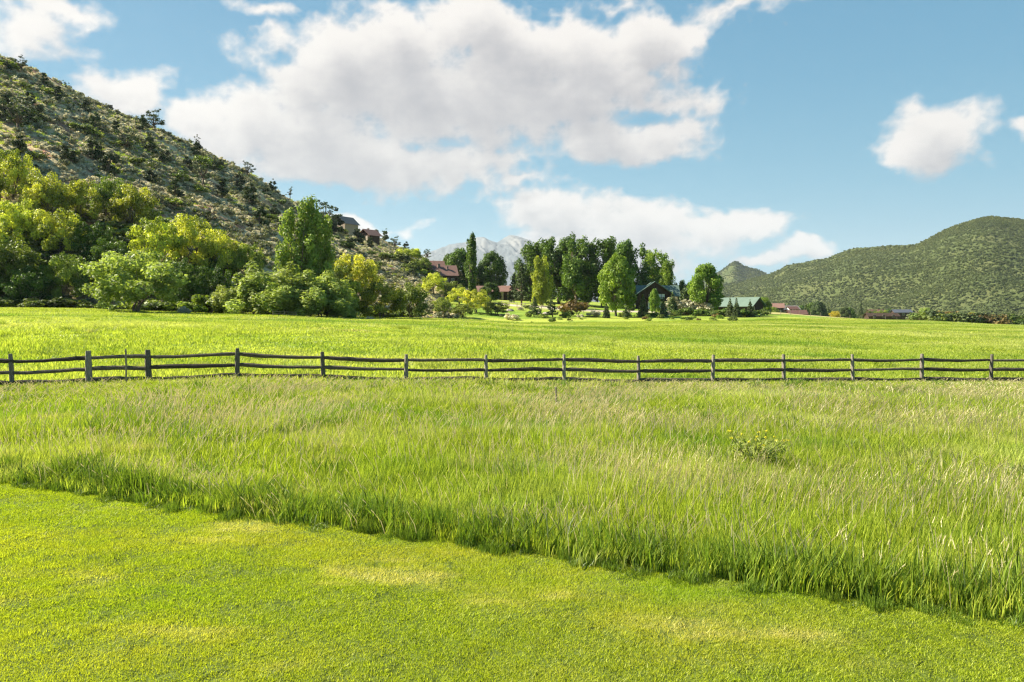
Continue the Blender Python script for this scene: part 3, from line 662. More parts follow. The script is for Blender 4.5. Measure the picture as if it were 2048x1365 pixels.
def build_grass():
    g = rs(11)
    # mown lawn
    vs = [blades('lawn_tuft', 2600, .36, .03, .075, .0095, rs(20+i), lean=.8, wind=(.15, -.1), m='lawn') for i in range(4)]
    X, Y = jgrid(-14, 12, 3.6, 17, .36, g, .9); k = view(X, Y, .74, 1.2) & (Y < edge_y(X)+.25); X, Y = X[k], Y[k]
    P, S, V = pack(X, Y, np.ones(len(X)), .75+.5*g.rand(len(X)), 4, g)
    scatter('lawn', P, S, np.stack([X*0, X*0, g.rand(len(X))*6.283], 1), V, vs, label='short mown yellow green lawn in the foreground')
    # tall meadow between the lawn and the fence (patches keep the wind's lean: small turns only)
    vs = [blades('meadow_tuft', 680, .62, .22, .62, .0100, rs(40+i), lean=.28, wind=(.06, -.02), curl=.12, seeds=(4, 9, 2, 18)[i]) for i in range(4)]
    X, Y = jgrid(-24, 26, 6, 37, .60, g); e = edge_y(X); fy = fence_y(X)
    k = view(X, Y, .74, 2) & (Y > e) & (Y < fy-.7); X, Y, e, fy = X[k], Y[k], e[k], fy[k]
    # the edge row
    XE = np.arange(-13, 10, .28); XE = XE+g.uniform(-.1, .1, len(XE)); YE = edge_y(XE)+.62+g.uniform(0, .12, len(XE)); k = view(XE, YE, .74, 2)
    X = np.concatenate([X[Y > e+.62], XE[k]]); Y = np.concatenate([Y[Y > e+.62], YE[k]]); fy = fence_y(X); e = edge_y(X)
    hz = (.62+.42*fbm(X*.28, Y*.28+9, 3)+.22*fbm(X*1.1, Y*1.1, 2))*(1-.50*sstep(8, 1.2, fy-Y))*(.78+.30*sstep(.5, 2.2, Y-e))*(.9+.3*sstep(-2, 5, X)*sstep(14, 7, Y))
    hz = np.clip(hz, .3, 1.35)*(1.02)
    sx = 1+.9*sstep(10, 30, Y)
    P, S, V = pack(X, Y, sx, hz, 4, g)
    X0, Y0 = X, Y
    dry = fbm(X*.22+7, Y*.3, 3); V = np.where(dry > .16, 3, np.where(dry < -.15, 2, V % 2))
    rz = g.normal(size=len(X))*.5
    scatter('tall_grass', P, S, np.stack([X*0, X*0, rz], 1), V, vs, label='knee high meadow grass with seed heads between lawn and fence')
    # broader blades, coloured dark for the shade along the mown edge, also through the meadow
    vb = [blades('coarse_tuft', 170, .30, .22, .6, .014, rs(90+i), lean=.38, wind=(.10, -.05), curl=.4, m='coarse') for i in range(3)]
    XE = np.arange(-13, 10, .16); XE = XE+g.uniform(-.07, .07, len(XE)); YE = edge_y(XE)+.30+g.uniform(-.05, .25, len(XE)); k = view(XE, YE, .74, 2); XE, YE = XE[k], YE[k]
    XM, YM = jgrid(-22, 24, 7, 32, 1.15, g, 1.0); k = view(XM, YM) & (YM > edge_y(XM)+.6) & (YM < fence_y(XM)-1.5) & (fbm(XM*.3+2, YM*.3, 3) > .0); XM, YM = XM[k], YM[k]
    kk = g.rand(len(XE)) < .80+1.2*fbm(XE*.8, YE, 2); XE, YE = XE[kk], YE[kk]
    XS = g.uniform(-12, 9, 150); YS = edge_y(XS)-np.abs(g.normal(size=150))*.12-.02; SS = scatter('stray_tufts', *(lambda p_: (p_[0], p_[1], np.stack([XS*0, XS*0, g.rand(len(XS))*6.28], 1), p_[2]))(pack(XS, YS, .22+.3*g.rand(150), .12+.30*g.rand(150)**2, 3, g)), vb, label='stray grass tufts missed by the mower along the lawn edge')
    X = np.concatenate([XE, XM]); Y = np.concatenate([YE, YM]); P, S, V = pack(X, Y, .8+.5*g.rand(len(X)), (.5+.5*g.rand(len(X)))*(1+.5*sstep(0, 5, X)*sstep(12, 8, Y))*(1+.35*fbm(X*1.7, Y*1.7, 2)), 3, g)
    scatter('edge_grass', P, S, np.stack([X*0, X*0, g.rand(len(X))*6.28], 1), V, vb, label='coarse grass coloured dark for the mown edge shade, also in the meadow')
    # pasture beyond the fence
    vs = [blades('pasture_tuft', 900, 1.7, .10, .26, .028, rs(60+i), lean=.5, wind=(.15, 0), m='field') for i in range(3)]
    X, Y = jgrid(-100, 190, 22, 240, 1.9, g)
    lim = np.interp(CX+F*X/Y, [0, 300, 600, 850, 1024, 1250, 1500, 1750, 2048], [101, 102, 105, 128, 150, 152, 160, 205, 235])
    k = view(X, Y, .74, 4) & (Y > fence_y(X)-.9) & (Y < lim) ; X, Y = X[k], Y[k]
    thin = g.rand(len(X)) < np.clip(1.5-Y/160, .45, 1); X, Y = X[thin], Y[thin]
    far = 1+Y/130
    P, S, V = pack(X, Y, far, (.8+.9*fbm(X*.12, Y*.12, 3))*far**.3, 3, g)
    scatter('pasture_grass', P, S, np.stack([X*0, X*0, g.rand(len(X))*6.28], 1), V, vs, label='level yellow green pasture beyond the rail fence')
    # darker taller tufts in the pasture
    vs = [blades('tussock', 260, .45, .2, .5, .02, rs(70+i), lean=.5, m='blade') for i in range(2)]
    n = 420; px = g.uniform(-20, 2070, n); Yq = 28+90*g.rand(n)**1.6; X = (px-CX)/F*Yq; kk = (Yq > fence_y(X)+.5) & (fbm(X*.1, Yq*.1, 2) > -.02); X, Yq = X[kk], Yq[kk]
    P, S, V = pack(X, Yq, .7+1.2*g.rand(len(X)), .5+.5*g.rand(len(X)), 2, g)
    scatter('tussocks', P, S, np.stack([X*0, X*0, g.rand(len(X))*6.28], 1), V, vs, label='darker grass tussocks dotted over the pasture')
build_grass()

def small_cover(name, seed, leaf, W, Ht, nl, per, size):
    g = rs(seed); L = []
    for k in range(nl):
        a = g.rand()*6.283; q = g.rand()**.5; r = W*.36*(.7+.6*g.rand()); L.append((math.cos(a)*q*W*.7, math.sin(a)*q*W*.7, Ht*(.72-.3*q)*(.6+.5*g.rand()), r, r, r*.8))
    m = crown(name, np.array(L), per, size, g, up=.5); m.materials.append(M[leaf]); return m
def build_cover():
    g = rs(31)
    # sagebrush on the left hillside
    vs = [small_cover('sage_bush', 300+i, 'sage', .62, .85, 7, 17, .17) for i in range(4)]+[small_cover('low_bush', 320+i, 'sagedark', .95, 1.15, 8, 18, .18) for i in range(2)]+[small_cover('dry_tuft', 340, 'seed', .4, .4, 5, 14, .13)]
    n = 17000; px = g.uniform(-420, 1040, n); t = np.clip(g.rand(n)*.97+.02, 0, 1); x, y, z = LH.at(px, t)
    k = (g.rand(n) < (y*np.interp(px, LH.P, LH.Y[:, -1]-LH.Y[:, 0]))/60000+.18) & (z > gz(x, y)-.2); px, t, x, y, z = px[k], t[k], x[k], y[k], z[k]
    c = fbm(x*.045, y*.045+z*.03, 4); k = (c > -.22) | (g.rand(len(x)) < .45); px, t, x, y, z, c = px[k], t[k], x[k], y[k], z[k], c[k]
    r = g.rand(len(x)); V = np.where(r < .82, g.randint(0, 4, len(x)), np.where(r < .94, 4+g.randint(0, 2, len(x)), 6))
    V = np.where((c > .14) & (g.rand(len(x)) < .38), 4, V)
    s = .75+.9*g.rand(len(x)); scatter('sagebrush', np.stack([x, y, z-.05], 1), np.stack([s, s, s*(.8+.4*g.rand(len(x)))], 1), np.stack([x*0, x*0, g.rand(len(x))*6.28], 1), V, vs, label='silvery grey sagebrush covering the left hillside')
    # dry grass between the sage
    vs = [blades('bunch_grass', 70, .5, .15, .45, .05, rs(350+i), lean=.7, m='field') for i in range(2)]
    n = 9000; px = g.uniform(-300, 1040, n); t = np.clip(g.rand(n), 0, 1); x, y, z = LH.at(px, t); k = (fbm(x*.05+3, y*.05+z*.02, 3) > -.05) & (z > gz(x, y)-.1); x, y, z = x[k], y[k], z[k]
    s = .8+.8*g.rand(len(x)); scatter('bunch_grass', np.stack([x, y, z], 1), np.stack([s, s, s], 1), np.stack([x*0, x*0, g.rand(len(x))*6.28], 1), g.randint(0, 2, len(x)), vs, label='dry bunch grass between the sagebrush on the left hillside')
    # scrub on the right ridge and the distant hill
    vs = [small_cover('ridge_scrub', 400+i, 'scrub', 2.4, 3.0, 7, 9, 1.15) for i in range(5)]
    for hill, nm, n, p0, p1, lb in ((RH, 'ridge_scrub', 110000, 1402, 2420, 'dense dark green scrub over the right ridge'), (FH, 'distant_scrub', 9000, 1260, 1650, 'blue green scrub on the small distant hill')):
        px = g.uniform(p0, p1, n); t = np.where(g.rand(n) < .12, .93+.07*g.rand(n), g.rand(n)); x, y, z = hill.at(px, t); c = fbm(x*.006, y*.006, 5); k = g.rand(n) < .35+1.6*np.clip(c+.25, 0, 1); x, y, z = x[k], y[k], z[k]
        s = .5+.7*g.rand(len(x))**2; s *= (1.7 if hill is FH else 1); scatter(nm, np.stack([x, y, z-.3], 1), np.stack([s, s, s*.95], 1), np.stack([x*0, x*0, g.rand(len(x))*6.28], 1), g.randint(0, 5, len(x)), vs, label=lb)
build_cover()

# ------------------------------------------------------------------ the split rail fence
M['rail'] = mat('weathered_rail', (.06, .045, .035), .85, .15, var=(.19, .155, .12), vscale=3, bump=.7, bscale=30, stretch=(1.2, 12, 12), ov=.45)
M['post'] = mat('weathered_post', (.12, .10, .08), .85, .15, var=(.40, .35, .29), vscale=4, bump=.7, bscale=25, stretch=(14, 14, 2), ov=.4)
M['stake'] = mat('grey_stake', (.17, .14, .10), .85, .1, var=(.3, .26, .2), vscale=5, bump=.4)
def build_fence():
    g = random.Random(5)
    f = thing('rail_fence', 'dark weathered split rail fence crossing the meadow', 'fence', (0, 28, 0.3))
    inv = Vector((0, -28, -.3)); P = []
    def fo(name, mb, m): o = mb.obj(name, m, f, False); return o
    for px, pt, Y, x in zip(FPX, FTOP, FYD, FXW):
        zt = H-(pt-HOR)/F*Y; zb = float(gz(x, Y)); P.append((x, Y, zt, zb))
        b = MB(); big = px in (178, 298); r = .115 if big else .085+g.uniform(0, .012)
        lean = g.uniform(-.06, .06); ly = g.uniform(-.03, .03); pts = []; n = 7
        for i in range(n):
            t = i/(n-1); pts.append(Vector((x+lean*t+g.uniform(-.006, .006), Y+ly*t, zb-.3+(zt-zb+.3)*t))+inv)
        b.tube(pts, [r*(1.05-.12*i/(n-1))*(1 if i < n-1 else .8) for i in range(n)], 8, .85, .09, g)
        fo('post', b, M['post'])
    RD = {178: (14, 37, 58), 25: (14, 37, 59), 298: (14, 36, 58), 475: (12, 33, 52)}
    for k in range(len(P)-1):
        (x0, Y0, t0, b0), (x1, Y1, t1, b1) = P[k], P[k+1]
        for lv in range(3):
            def zr(i, t, Y, px_): dd = RD.get(px_, (11.5, 31, 49.5))[lv]; return t-dd/F*Y
            za = zr(k, t0, Y0, FPX[k])+g.uniform(-.012, .012); zc = zr(k+1, t1, Y1, FPX[k+1])+g.uniform(-.012, .012)
            sag = g.uniform(-.045, .02); b = MB(); pts = []; rd = []; n = 11; ph = g.random()*6
            side = (-1)**k*.035
            for i in range(n):
                t = i/(n-1); w = math.sin(math.pi*t)
                pts.append(Vector((x0+(x1-x0)*(t*1.05-.025), Y0+(Y1-Y0)*(t*1.05-.025)+side*(1-2*t), za+(zc-za)*t+sag*w+.014*math.sin(5*t+ph)+g.uniform(-.006, .006)))+inv)
                rd.append((.054+.010*math.sin(3*t+ph))*(.62 if i in (0, n-1) else 1)*(1.1 if lv == 2 else 1))
            b.tube(pts, rd, 7, 1.25, .13, g); fo('rail', b, M['rail'])
build_fence()
def stake(px, Y, pt, label, r=.022, name='stake'):
    p = atp(px, Y); zt = H-(pt-HOR)/F*Y; b = MB(); h = zt-p.z
    b.tube([(0, 0, -.3), (.005, 0, h*.5), (-.008, 0, h*.97), (-.008, 0, h)], [r, r*.95, r*.9, r*.5], 6); o = b.obj(name, M['stake']); o.location = p
    tag(o, label, 'stake')
stake(252, 24.2, 698, 'thin upright wooden stake between the second and third fence posts', .033)
stake(1112, 21.5, 774, 'short dark stake in the tall grass before the fence', .03)
stake(1025, 23.5, 778, 'thinner short stick in the grass left of the dark stake', .016)
def tall_weed():
    g = rs(77); p = atp(1508, 14.2); o = thing('weed', 'loose green weed with small yellow flower sprays in the tall meadow grass', 'plant', p)
    b = MB(); tops = []
    for k in range(34):
        a = g.rand()*6.28; q = g.rand()**.55; h = (.46+.30*g.rand())*(1.05-.2*q); t = Vector((math.cos(a)*q*.8, math.sin(a)*q*.7, h)); tops.append(t)
        b.tube([(math.cos(a)*.2*q, math.sin(a)*.2*q, -.05), t*.5+Vector((0, 0, .05)), t], [.008, .006, .003], 4)
    b.obj('stem', M['coarse'], o)
    L = np.array([(t.x*f_, t.y*f_, t.z*f_, .10, .10, .12) for t in tops for f_ in (.55, .8)]); link('foliage', crown('foliage', L, 7, .026, g, aspect=6, up=.1), M['willow'], o)
    for t in [t for t in tops if t.z > .5][:16]:
        L = np.array([(t.x, t.y, t.z+.01, .03, .03, .02)]*2); link('flower_spray', crown('flower_spray', L, 9, .016, g), M['flower'], o)
tall_weed()

# ------------------------------------------------------------------ trees and shrubs of the left hillside
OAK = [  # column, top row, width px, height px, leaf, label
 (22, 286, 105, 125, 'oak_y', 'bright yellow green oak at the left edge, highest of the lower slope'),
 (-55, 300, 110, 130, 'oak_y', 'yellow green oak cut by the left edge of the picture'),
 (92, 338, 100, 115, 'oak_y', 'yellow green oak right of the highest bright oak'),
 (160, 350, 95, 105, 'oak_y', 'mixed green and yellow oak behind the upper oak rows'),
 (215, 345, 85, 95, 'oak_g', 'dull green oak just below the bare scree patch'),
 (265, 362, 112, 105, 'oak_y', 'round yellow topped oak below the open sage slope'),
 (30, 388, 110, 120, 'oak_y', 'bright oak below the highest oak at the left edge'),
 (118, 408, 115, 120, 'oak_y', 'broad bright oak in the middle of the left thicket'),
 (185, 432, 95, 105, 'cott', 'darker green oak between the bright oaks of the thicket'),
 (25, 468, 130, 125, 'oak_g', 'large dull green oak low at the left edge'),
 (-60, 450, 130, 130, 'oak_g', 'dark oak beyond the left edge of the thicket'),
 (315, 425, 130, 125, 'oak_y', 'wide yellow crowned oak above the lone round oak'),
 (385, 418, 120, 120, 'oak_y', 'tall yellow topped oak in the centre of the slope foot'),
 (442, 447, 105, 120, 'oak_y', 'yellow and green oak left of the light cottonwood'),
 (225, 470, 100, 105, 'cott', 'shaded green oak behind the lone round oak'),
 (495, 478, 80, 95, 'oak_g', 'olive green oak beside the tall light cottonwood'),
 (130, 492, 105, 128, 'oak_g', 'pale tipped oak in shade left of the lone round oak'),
 (60, 520, 120, 100, 'cott', 'dark oak at the foot of the thicket near the pasture'),  # these foot oaks take a darker leaf, thicket shade put into the colour
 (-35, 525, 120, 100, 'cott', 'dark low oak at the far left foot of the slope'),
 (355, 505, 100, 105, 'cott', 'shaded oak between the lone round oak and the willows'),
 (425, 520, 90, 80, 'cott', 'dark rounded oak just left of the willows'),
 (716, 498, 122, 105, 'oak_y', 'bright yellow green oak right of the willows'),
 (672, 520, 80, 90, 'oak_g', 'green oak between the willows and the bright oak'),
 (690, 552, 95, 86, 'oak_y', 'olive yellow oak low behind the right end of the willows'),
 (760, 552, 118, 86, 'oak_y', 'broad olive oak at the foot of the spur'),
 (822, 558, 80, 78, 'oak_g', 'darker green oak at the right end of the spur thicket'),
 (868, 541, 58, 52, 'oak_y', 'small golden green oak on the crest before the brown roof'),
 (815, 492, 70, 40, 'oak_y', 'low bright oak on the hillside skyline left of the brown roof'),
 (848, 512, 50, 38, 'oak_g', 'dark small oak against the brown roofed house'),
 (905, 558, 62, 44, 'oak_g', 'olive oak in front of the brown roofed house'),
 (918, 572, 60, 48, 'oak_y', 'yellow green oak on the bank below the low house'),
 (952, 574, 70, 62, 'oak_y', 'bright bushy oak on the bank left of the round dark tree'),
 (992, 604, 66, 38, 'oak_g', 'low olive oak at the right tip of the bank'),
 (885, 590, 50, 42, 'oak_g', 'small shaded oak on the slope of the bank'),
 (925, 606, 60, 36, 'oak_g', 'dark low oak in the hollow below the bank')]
NEAR = {(130, 492): 104, (60, 520): 101, (-35, 525): 101, (355, 505): 106, (425, 520): 106, (690, 552): 108, (760, 552): 110, (822, 558): 118}
for k, (px, top, w, h, leaf, lab) in enumerate(OAK):
    if (px, top) in NEAR: p = atp(px, NEAR[(px, top)], -.1)
    else: p = LH.on(px, top+h); 
    p.z = max(float(gz(p.x, p.y)), p.z) if True else p.z
    zt = H+(HOR-top)/F*p.y; hh = max(zt-p.z, h/F*p.y*.75)
    wide = (w/F*p.y)/(9.3*hh/7.2)
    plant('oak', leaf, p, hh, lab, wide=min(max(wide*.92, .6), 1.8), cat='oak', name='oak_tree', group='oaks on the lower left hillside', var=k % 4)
g_plant('oak', 'willow', 272, 90, 140, 'lone round green oak standing at the pasture edge before the dark thicket', wide=1.18, cat='oak', name='oak_tree', var=1)

g_plant('cott', 'cott_p', 596, 108, 240, 'tall light green cottonwood rising behind the willows', wide=.82, cat='cottonwood', name='cottonwood_tree', var=0)
g_plant('cott', 'cott_p', 634, 112, 205, 'shorter light green cottonwood touching the tall one behind the willows', wide=.72, cat='cottonwood', name='cottonwood_tree', var=2)
for px, Y, h, wd, lab in ((462, 97, 72, 1.0, 'small pale willow at the left end of the willow clump'), (510, 98, 112, 1.15, 'rounded willow second from the left in the clump'),
                          (562, 97, 122, 1.2, 'tallest willow in the middle of the clump'), (612, 98, 112, 1.2, 'willow in front of the tall cottonwood trunk'),
                          (655, 99, 100, 1.05, 'green willow near the right end of the clump'), (688, 98, 52, 1.1, 'lowest willow at the right tip of the clump'), (585, 94, 84, 1.5, 'low bushy willow at the front of the clump'), (530, 94, 90, 1.5, 'broad pale willow at the front left of the clump'), (636, 95, 86, 1.4, 'broad pale willow at the front right of the clump')):
    g_plant('willow', 'willow', px, Y, h, lab, cat='willow', name='willow_bush', group='willows at the pasture edge', wide=wd*1.3)

# skyline and slope junipers: column, base row, height px, kind, label
JUN = [(42, 142, 34, 'pinyon', 'dark pinyon pine at the top of the hill near the left edge'), (15, 145, 26, 'junip', 'green juniper on the hilltop at the left edge'),
 (130, 182, 22, 'bare', 'small gnarled juniper alone on the skyline'), (180, 214, 20, 'bare', 'tiny crooked juniper on the skyline above the sage slope'), (236, 232, 14, 'bare', 'bent little juniper low on the skyline left of the big pinyon'),
 (222, 222, 14, 'junip', 'small juniper bush on the skyline beside the bent one'),
 (308, 262, 48, 'pinyon', 'big ragged pinyon pine on the skyline'), (392, 280, 24, 'bare', 'leaning dead looking juniper on the skyline'),
 (285, 262, 32, 'junip', 'juniper just left of the big ragged pinyon'), (495, 352, 34, 'pinyon', 'small dense pinyon on the skyline above the thicket'), (545, 385, 26, 'junip', 'juniper on the skyline left of the cottonwood'),
 (580, 395, 26, 'bare', 'thin juniper sticking up behind the cottonwood top'), (652, 462, 66, 'pinyon', 'large dark pinyon right of the cottonwood'), (672, 470, 46, 'junip', 'dark juniper below the upper grey roof'),
 (640, 470, 46, 'junip', 'dark juniper touching the cottonwood on its right'),
 (115, 205, 34, 'junip', 'round olive juniper on the upper sage slope'), (190, 262, 36, 'junip', 'round juniper in the middle of the upper slope'), (172, 225, 28, 'junip', 'dark juniper below the skyline'),
 (250, 305, 56, 'pinyon', 'broad dark pinyon below the big skyline one'), (232, 270, 28, 'junip', 'green juniper above the broad dark pinyon'), (298, 300, 34, 'junip', 'bright green juniper right of the broad pinyon'),
 (35, 265, 80, 'pinyon', 'tall loose pinyon on the slope near the left edge'), (72, 250, 52, 'junip', 'juniper beside the tall loose pinyon'), (12, 245, 56, 'junip', 'dark juniper cut by the left edge'),
 (40, 322, 50, 'junip', 'grey green juniper just above the bright oaks'), (218, 352, 52, 'junip', 'dull juniper above the round yellow oak'), (188, 325, 50, 'junip', 'upright green juniper in the middle of the sage slope'),
 (130, 330, 36, 'junip', 'small dark juniper above the oak thicket'), (405, 372, 56, 'pinyon', 'dense dark pinyon halfway down the right slope'), (395, 315, 34, 'junip', 'juniper below the leaning skyline one'),
 (330, 330, 34, 'junip', 'small juniper in the shaded gully'), (445, 400, 40, 'junip', 'dark juniper below the halfway pinyon'), (500, 410, 44, 'junip', 'juniper in the dark scrub above the olive oak'),
 (520, 455, 46, 'junip', 'lower juniper left of the cottonwood'), (478, 372, 30, 'junip', 'juniper near the skyline dip'), (350, 395, 40, 'junip', 'juniper above the yellow crowned oak'),
 (550, 450, 40, 'junip', 'juniper right behind the cottonwood left side'), (715, 490, 36, 'junip', 'juniper between the two hillside houses'), (770, 482, 26, 'junip', 'dark juniper right of the covered deck house'),
 (790, 498, 28, 'pinyon', 'round pinyon on the descending skyline'), (812, 503, 20, 'junip', 'small skyline juniper before the brown roofs'), (752, 478, 22, 'junip', 'skyline juniper just behind the covered deck house'),
 (835, 516, 20, 'junip', 'last skyline juniper above the brown roofs'), (855, 520, 22, 'pinyon', 'small pinyon touching the brown roofs'), (600, 440, 30, 'junip', 'juniper hidden half behind the cottonwood'),
 (300, 372, 36, 'junip', 'dark juniper right of the round yellow oak'), (60, 210, 30, 'junip', 'juniper high on the left of the slope'), (88, 172, 24, 'junip', 'small juniper just under the upper skyline'),
 (375, 340, 30, 'junip', 'rounded juniper on the middle of the right slope'), (430, 345, 26, 'junip', 'little juniper below the skyline curve'), (700, 500, 30, 'junip', 'juniper behind the bright oak'),
 (740, 498, 24, 'junip', 'little juniper under the covered deck'), (800, 528, 26, 'shrub', 'green bush among the grey sage right of the bright oak')]
for k, (px, pb, h, kind, lab) in enumerate(JUN):
    leaf = {'junip': 'junip', 'pinyon': 'pine', 'bare': 'pine', 'shrub': 'shrub'}[kind]; shr = kind == 'shrub'
    h_plant(kind, leaf, px, pb, h, lab, cat='shrub' if shr else 'juniper' if kind != 'pinyon' else 'pinyon', name={'junip': 'juniper_tree', 'bare': 'juniper_tree', 'pinyon': 'pinyon_tree', 'shrub': 'shrub'}[kind],
            wide=1.15, group=None if shr else 'junipers and pinyons scattered over the left hillside', var=k % MAKERS[kind][1])
# brush between them: many alike, told apart by nothing
g_ = random.Random(21)
for k in range(120):
    px = g_.uniform(-250, 860); top = float(np.interp(px, LH.P, LH.py.min(1))); pb = g_.uniform(top+18, 600 if px < 560 else 560)
    h_plant(('shrub', 'shrub', 'junip')[k % 3], ('shrub', 'oak_g', 'junip')[k % 3], px, pb, g_.uniform(12, 26), 'dark bushy scrub oak among the pale sagebrush on the hillside', cat='shrub', name='scrub_oak', wide=1.5, group='scrub bushes scattered through the sagebrush')
# shaded undergrowth at the foot of the slope
for k in range(80):
    px = g_.uniform(-60, 860) if k < 50 else g_.uniform(-40, 470); Y = float(np.interp(px, LH.P, LH.Y[:, 0]))+g_.uniform(-3, 5)
    g_plant('shrub', ('shrub', 'oak_g')[k % 2], px, Y, g_.uniform(14, 34), 'low leafy shrub in the shade at the foot of the hillside', cat='shrub', name='shrub', wide=1.7, group='undergrowth along the pasture edge')
for k, (px, Y, h, leaf, lab) in enumerate(((366, 92, 20, 'blos', 'pale flowering bush right of the lone round oak'), (392, 95, 24, 'cott_l', 'fresh green low bush in the grassy gap'), (422, 99, 55, 'oak_g', 'small green bush left of the willows'),
    (225, 88, 10, 'cott_l', 'small leafy weed clump before the lone round oak'), (1022, 158, 18, 'sage', 'round grey sage bush at the tip of the bank'), (1185, 168, 18, 'blos', 'pale rounded shrub before the front cottonwood'),
    (1155, 170, 40, 'red', 'reddish brown sapling left of the front cottonwood'), (1130, 165, 14, 'cott', 'little dark green bush in the pasture edge'), (1362, 190, 40, 'sage', 'grey bare branched bush beside the chalet'),
    (1408, 188, 30, 'sage', 'grey twiggy shrub under the round tree'), (1075, 176, 12, 'shrub', 'small low bush by the farm fence'), (1250, 168, 16, 'shrub', 'dark low bush right of the front cottonwood'), (740, 96, 10, 'blos', 'pale weed clump at the edge of the pasture'), (700, 97, 16, 'cott_l', 'leafy weeds right of the willow clump'))):
    g_plant('shrub', leaf, px, Y, h, lab, cat='shrub', name='shrub', wide=1.2)

# ------------------------------------------------------------------ trees round the houses
def T(kind, leaf, px, Y, top, lab, wide=1.0, cat='tree', name='tree', group=None, var=None):
    p = atp(px, Y, -.1); zt = H+(HOR-top)/F*Y
    return plant(kind, leaf, p, zt-p.z, lab, cat=cat, name=name, group=group, wide=wide, var=var)
CG = 'tall cottonwoods round the farmhouses'
T('lomb', 'cott', 945, 216, 467, 'tall slender columnar poplar with two spires beside the low house', 1.05, 'poplar', 'poplar_tree')
for px, Y, top, wd, leaf, lab in ((1062, 226, 482, .95, 'cott', 'leftmost tall cottonwood of the farm group'), (1088, 236, 476, .8, 'cott', 'dark cottonwood behind the weeping tree'),
    (1118, 218, 472, 1.0, 'cott', 'broad cottonwood in the middle of the left group'), (1150, 212, 470, .85, 'cott', 'dark cottonwood at the right of the left group'),
    (1172, 236, 520, .7, 'cott', 'shorter dark cottonwood in the gap between the groups'), (1205, 214, 476, .95, 'cott', 'tall cottonwood behind the bright front one'),
    (1240, 226, 478, .9, 'cott', 'dark tall cottonwood left of the chalet'), (1268, 232, 486, .85, 'cott', 'cottonwood rising just behind the chalet left end'),
    (1312, 236, 499, .85, 'cott_l', 'loose light cottonwood behind the chalet'), (1340, 222, 521, .72, 'cott_l', 'smaller bright cottonwood right behind the chalet roof'), (1358, 232, 560, .75, 'cott', 'dark low cottonwood at the chalet right end'),
    (1040, 240, 520, .7, 'cott', 'small cottonwood behind the dark pine')):
    T('cott', leaf, px, Y, top, lab, wd*1.28, 'cottonwood', 'cottonwood_tree', CG)
T('round', 'cott_l', 1232, 172, 512, 'bright green cottonwood standing in front of the others', .78, 'cottonwood', 'cottonwood_tree', var=1)
T('round', 'cott_l', 1412, 190, 529, 'round topped green tree between chalet and barn', .83, 'cottonwood', 'cottonwood_tree', var=0)
T('round', 'cott', 918, 262, 500, 'dark round tree behind the brown roofed house', .85, 'tree', 'tree', var=2)
T('round', 'cott', 900, 275, 508, 'dark tree overlapping the brown roof', .7, 'tree', 'tree', var=0)
T('round', 'cott', 985, 262, 505, 'dense rounded tree behind the long low house', .82, 'tree', 'tree', var=1)
T('round', 'cott', 963, 268, 530, 'small tree between the poplar and the rounded one', .7, 'tree', 'tree', var=2)
T('round', 'cott', 980, 204, 566, 'dark round bushy tree before the long low house', 1.2, 'tree', 'tree', var=0)
T('cott', 'weep', 1086, 196, 512, 'yellow green weeping tree in front of the left group', .9, 'weeping tree', 'weeping_tree')
T('bigpine', 'pine', 1043, 200, 528, 'dark pine at the left edge of the farm group', 1.0, 'pine', 'pine_tree', var=0)
T('bigpine', 'pine', 1028, 214, 548, 'second shorter pine left of the dark pine', .9, 'pine', 'pine_tree', var=1)
for px, Y, top, wd, lab in ((1068, 166, 594, 1.3, 'small spreading pine left of the pair before the farm fence'), (1105, 165, 594, 1.3, 'small spreading pine right of the pair before the farm fence'), (1286, 168, 590, 1.05, 'young spruce before the chalet left half'),
    (1327, 170, 595, .9, 'narrow young spruce before the white garage'), (1213, 166, 606, 1.0, 'dark little spruce under the bright cottonwood'), (1345, 184, 585, 1.1, 'brownish spruce at the chalet right corner'),
    (1460, 176, 597, .9, 'small spruce before the barn left end'), (1473, 174, 597, .95, 'pale young spruce before the barn door'), (1500, 178, 600, .9, 'dark spruce against the barn gable'), (1252, 167, 612, .8, 'tiny spruce right of the bright cottonwood')):
    T('conif' if wd != 1.3 else 'bigpine', 'pine', px, Y, top, lab, wd, 'spruce' if wd != 1.3 else 'pine', 'spruce_tree' if wd != 1.3 else 'pine_tree')
T('round', 'cott_l', 1309, 180, 580, 'slim light green sapling before the chalet middle', .55, 'sapling', 'sapling', var=2)
T('shrub', 'junip', 1386, 215, 560, 'grey green juniper left of the round topped tree', .8, 'juniper', 'juniper_tree')
for k, (px, Y, top) in enumerate(((1110, 172, 606), (1140, 175, 604), (1168, 172, 602), (1095, 178, 600), (1195, 176, 600))):
    pass
for k in range(64):
    px = g_.uniform(1000, 1470); Y = g_.uniform(150, 196)
    g_plant('shrub', ('shrub', 'cott_l', 'oak_g', 'red', 'sage', 'shrub', 'willow')[k*5 % 7], px, Y, g_.uniform(4, 13), 'low rough shrub on the grassy bank below the farm trees', cat='shrub', name='shrub', wide=1.25, group='low shrubs on the bank below the farm trees')
for k, px in enumerate(range(1348, 1525, 9)):  # added bushes, their dark leaf stands in for shade on the bank
    g_plant('shrub', ('cott', 'shrub', 'cott')[k % 3], px, 178+(k*7 % 5), 13+(k*5 % 4)*2, 'dark leafy bush added for the shade on the bank between chalet and barn', cat='shrub', name='bank_shade_bush', wide=1.6, group='dark bushes added for the bank shade between chalet and barn')
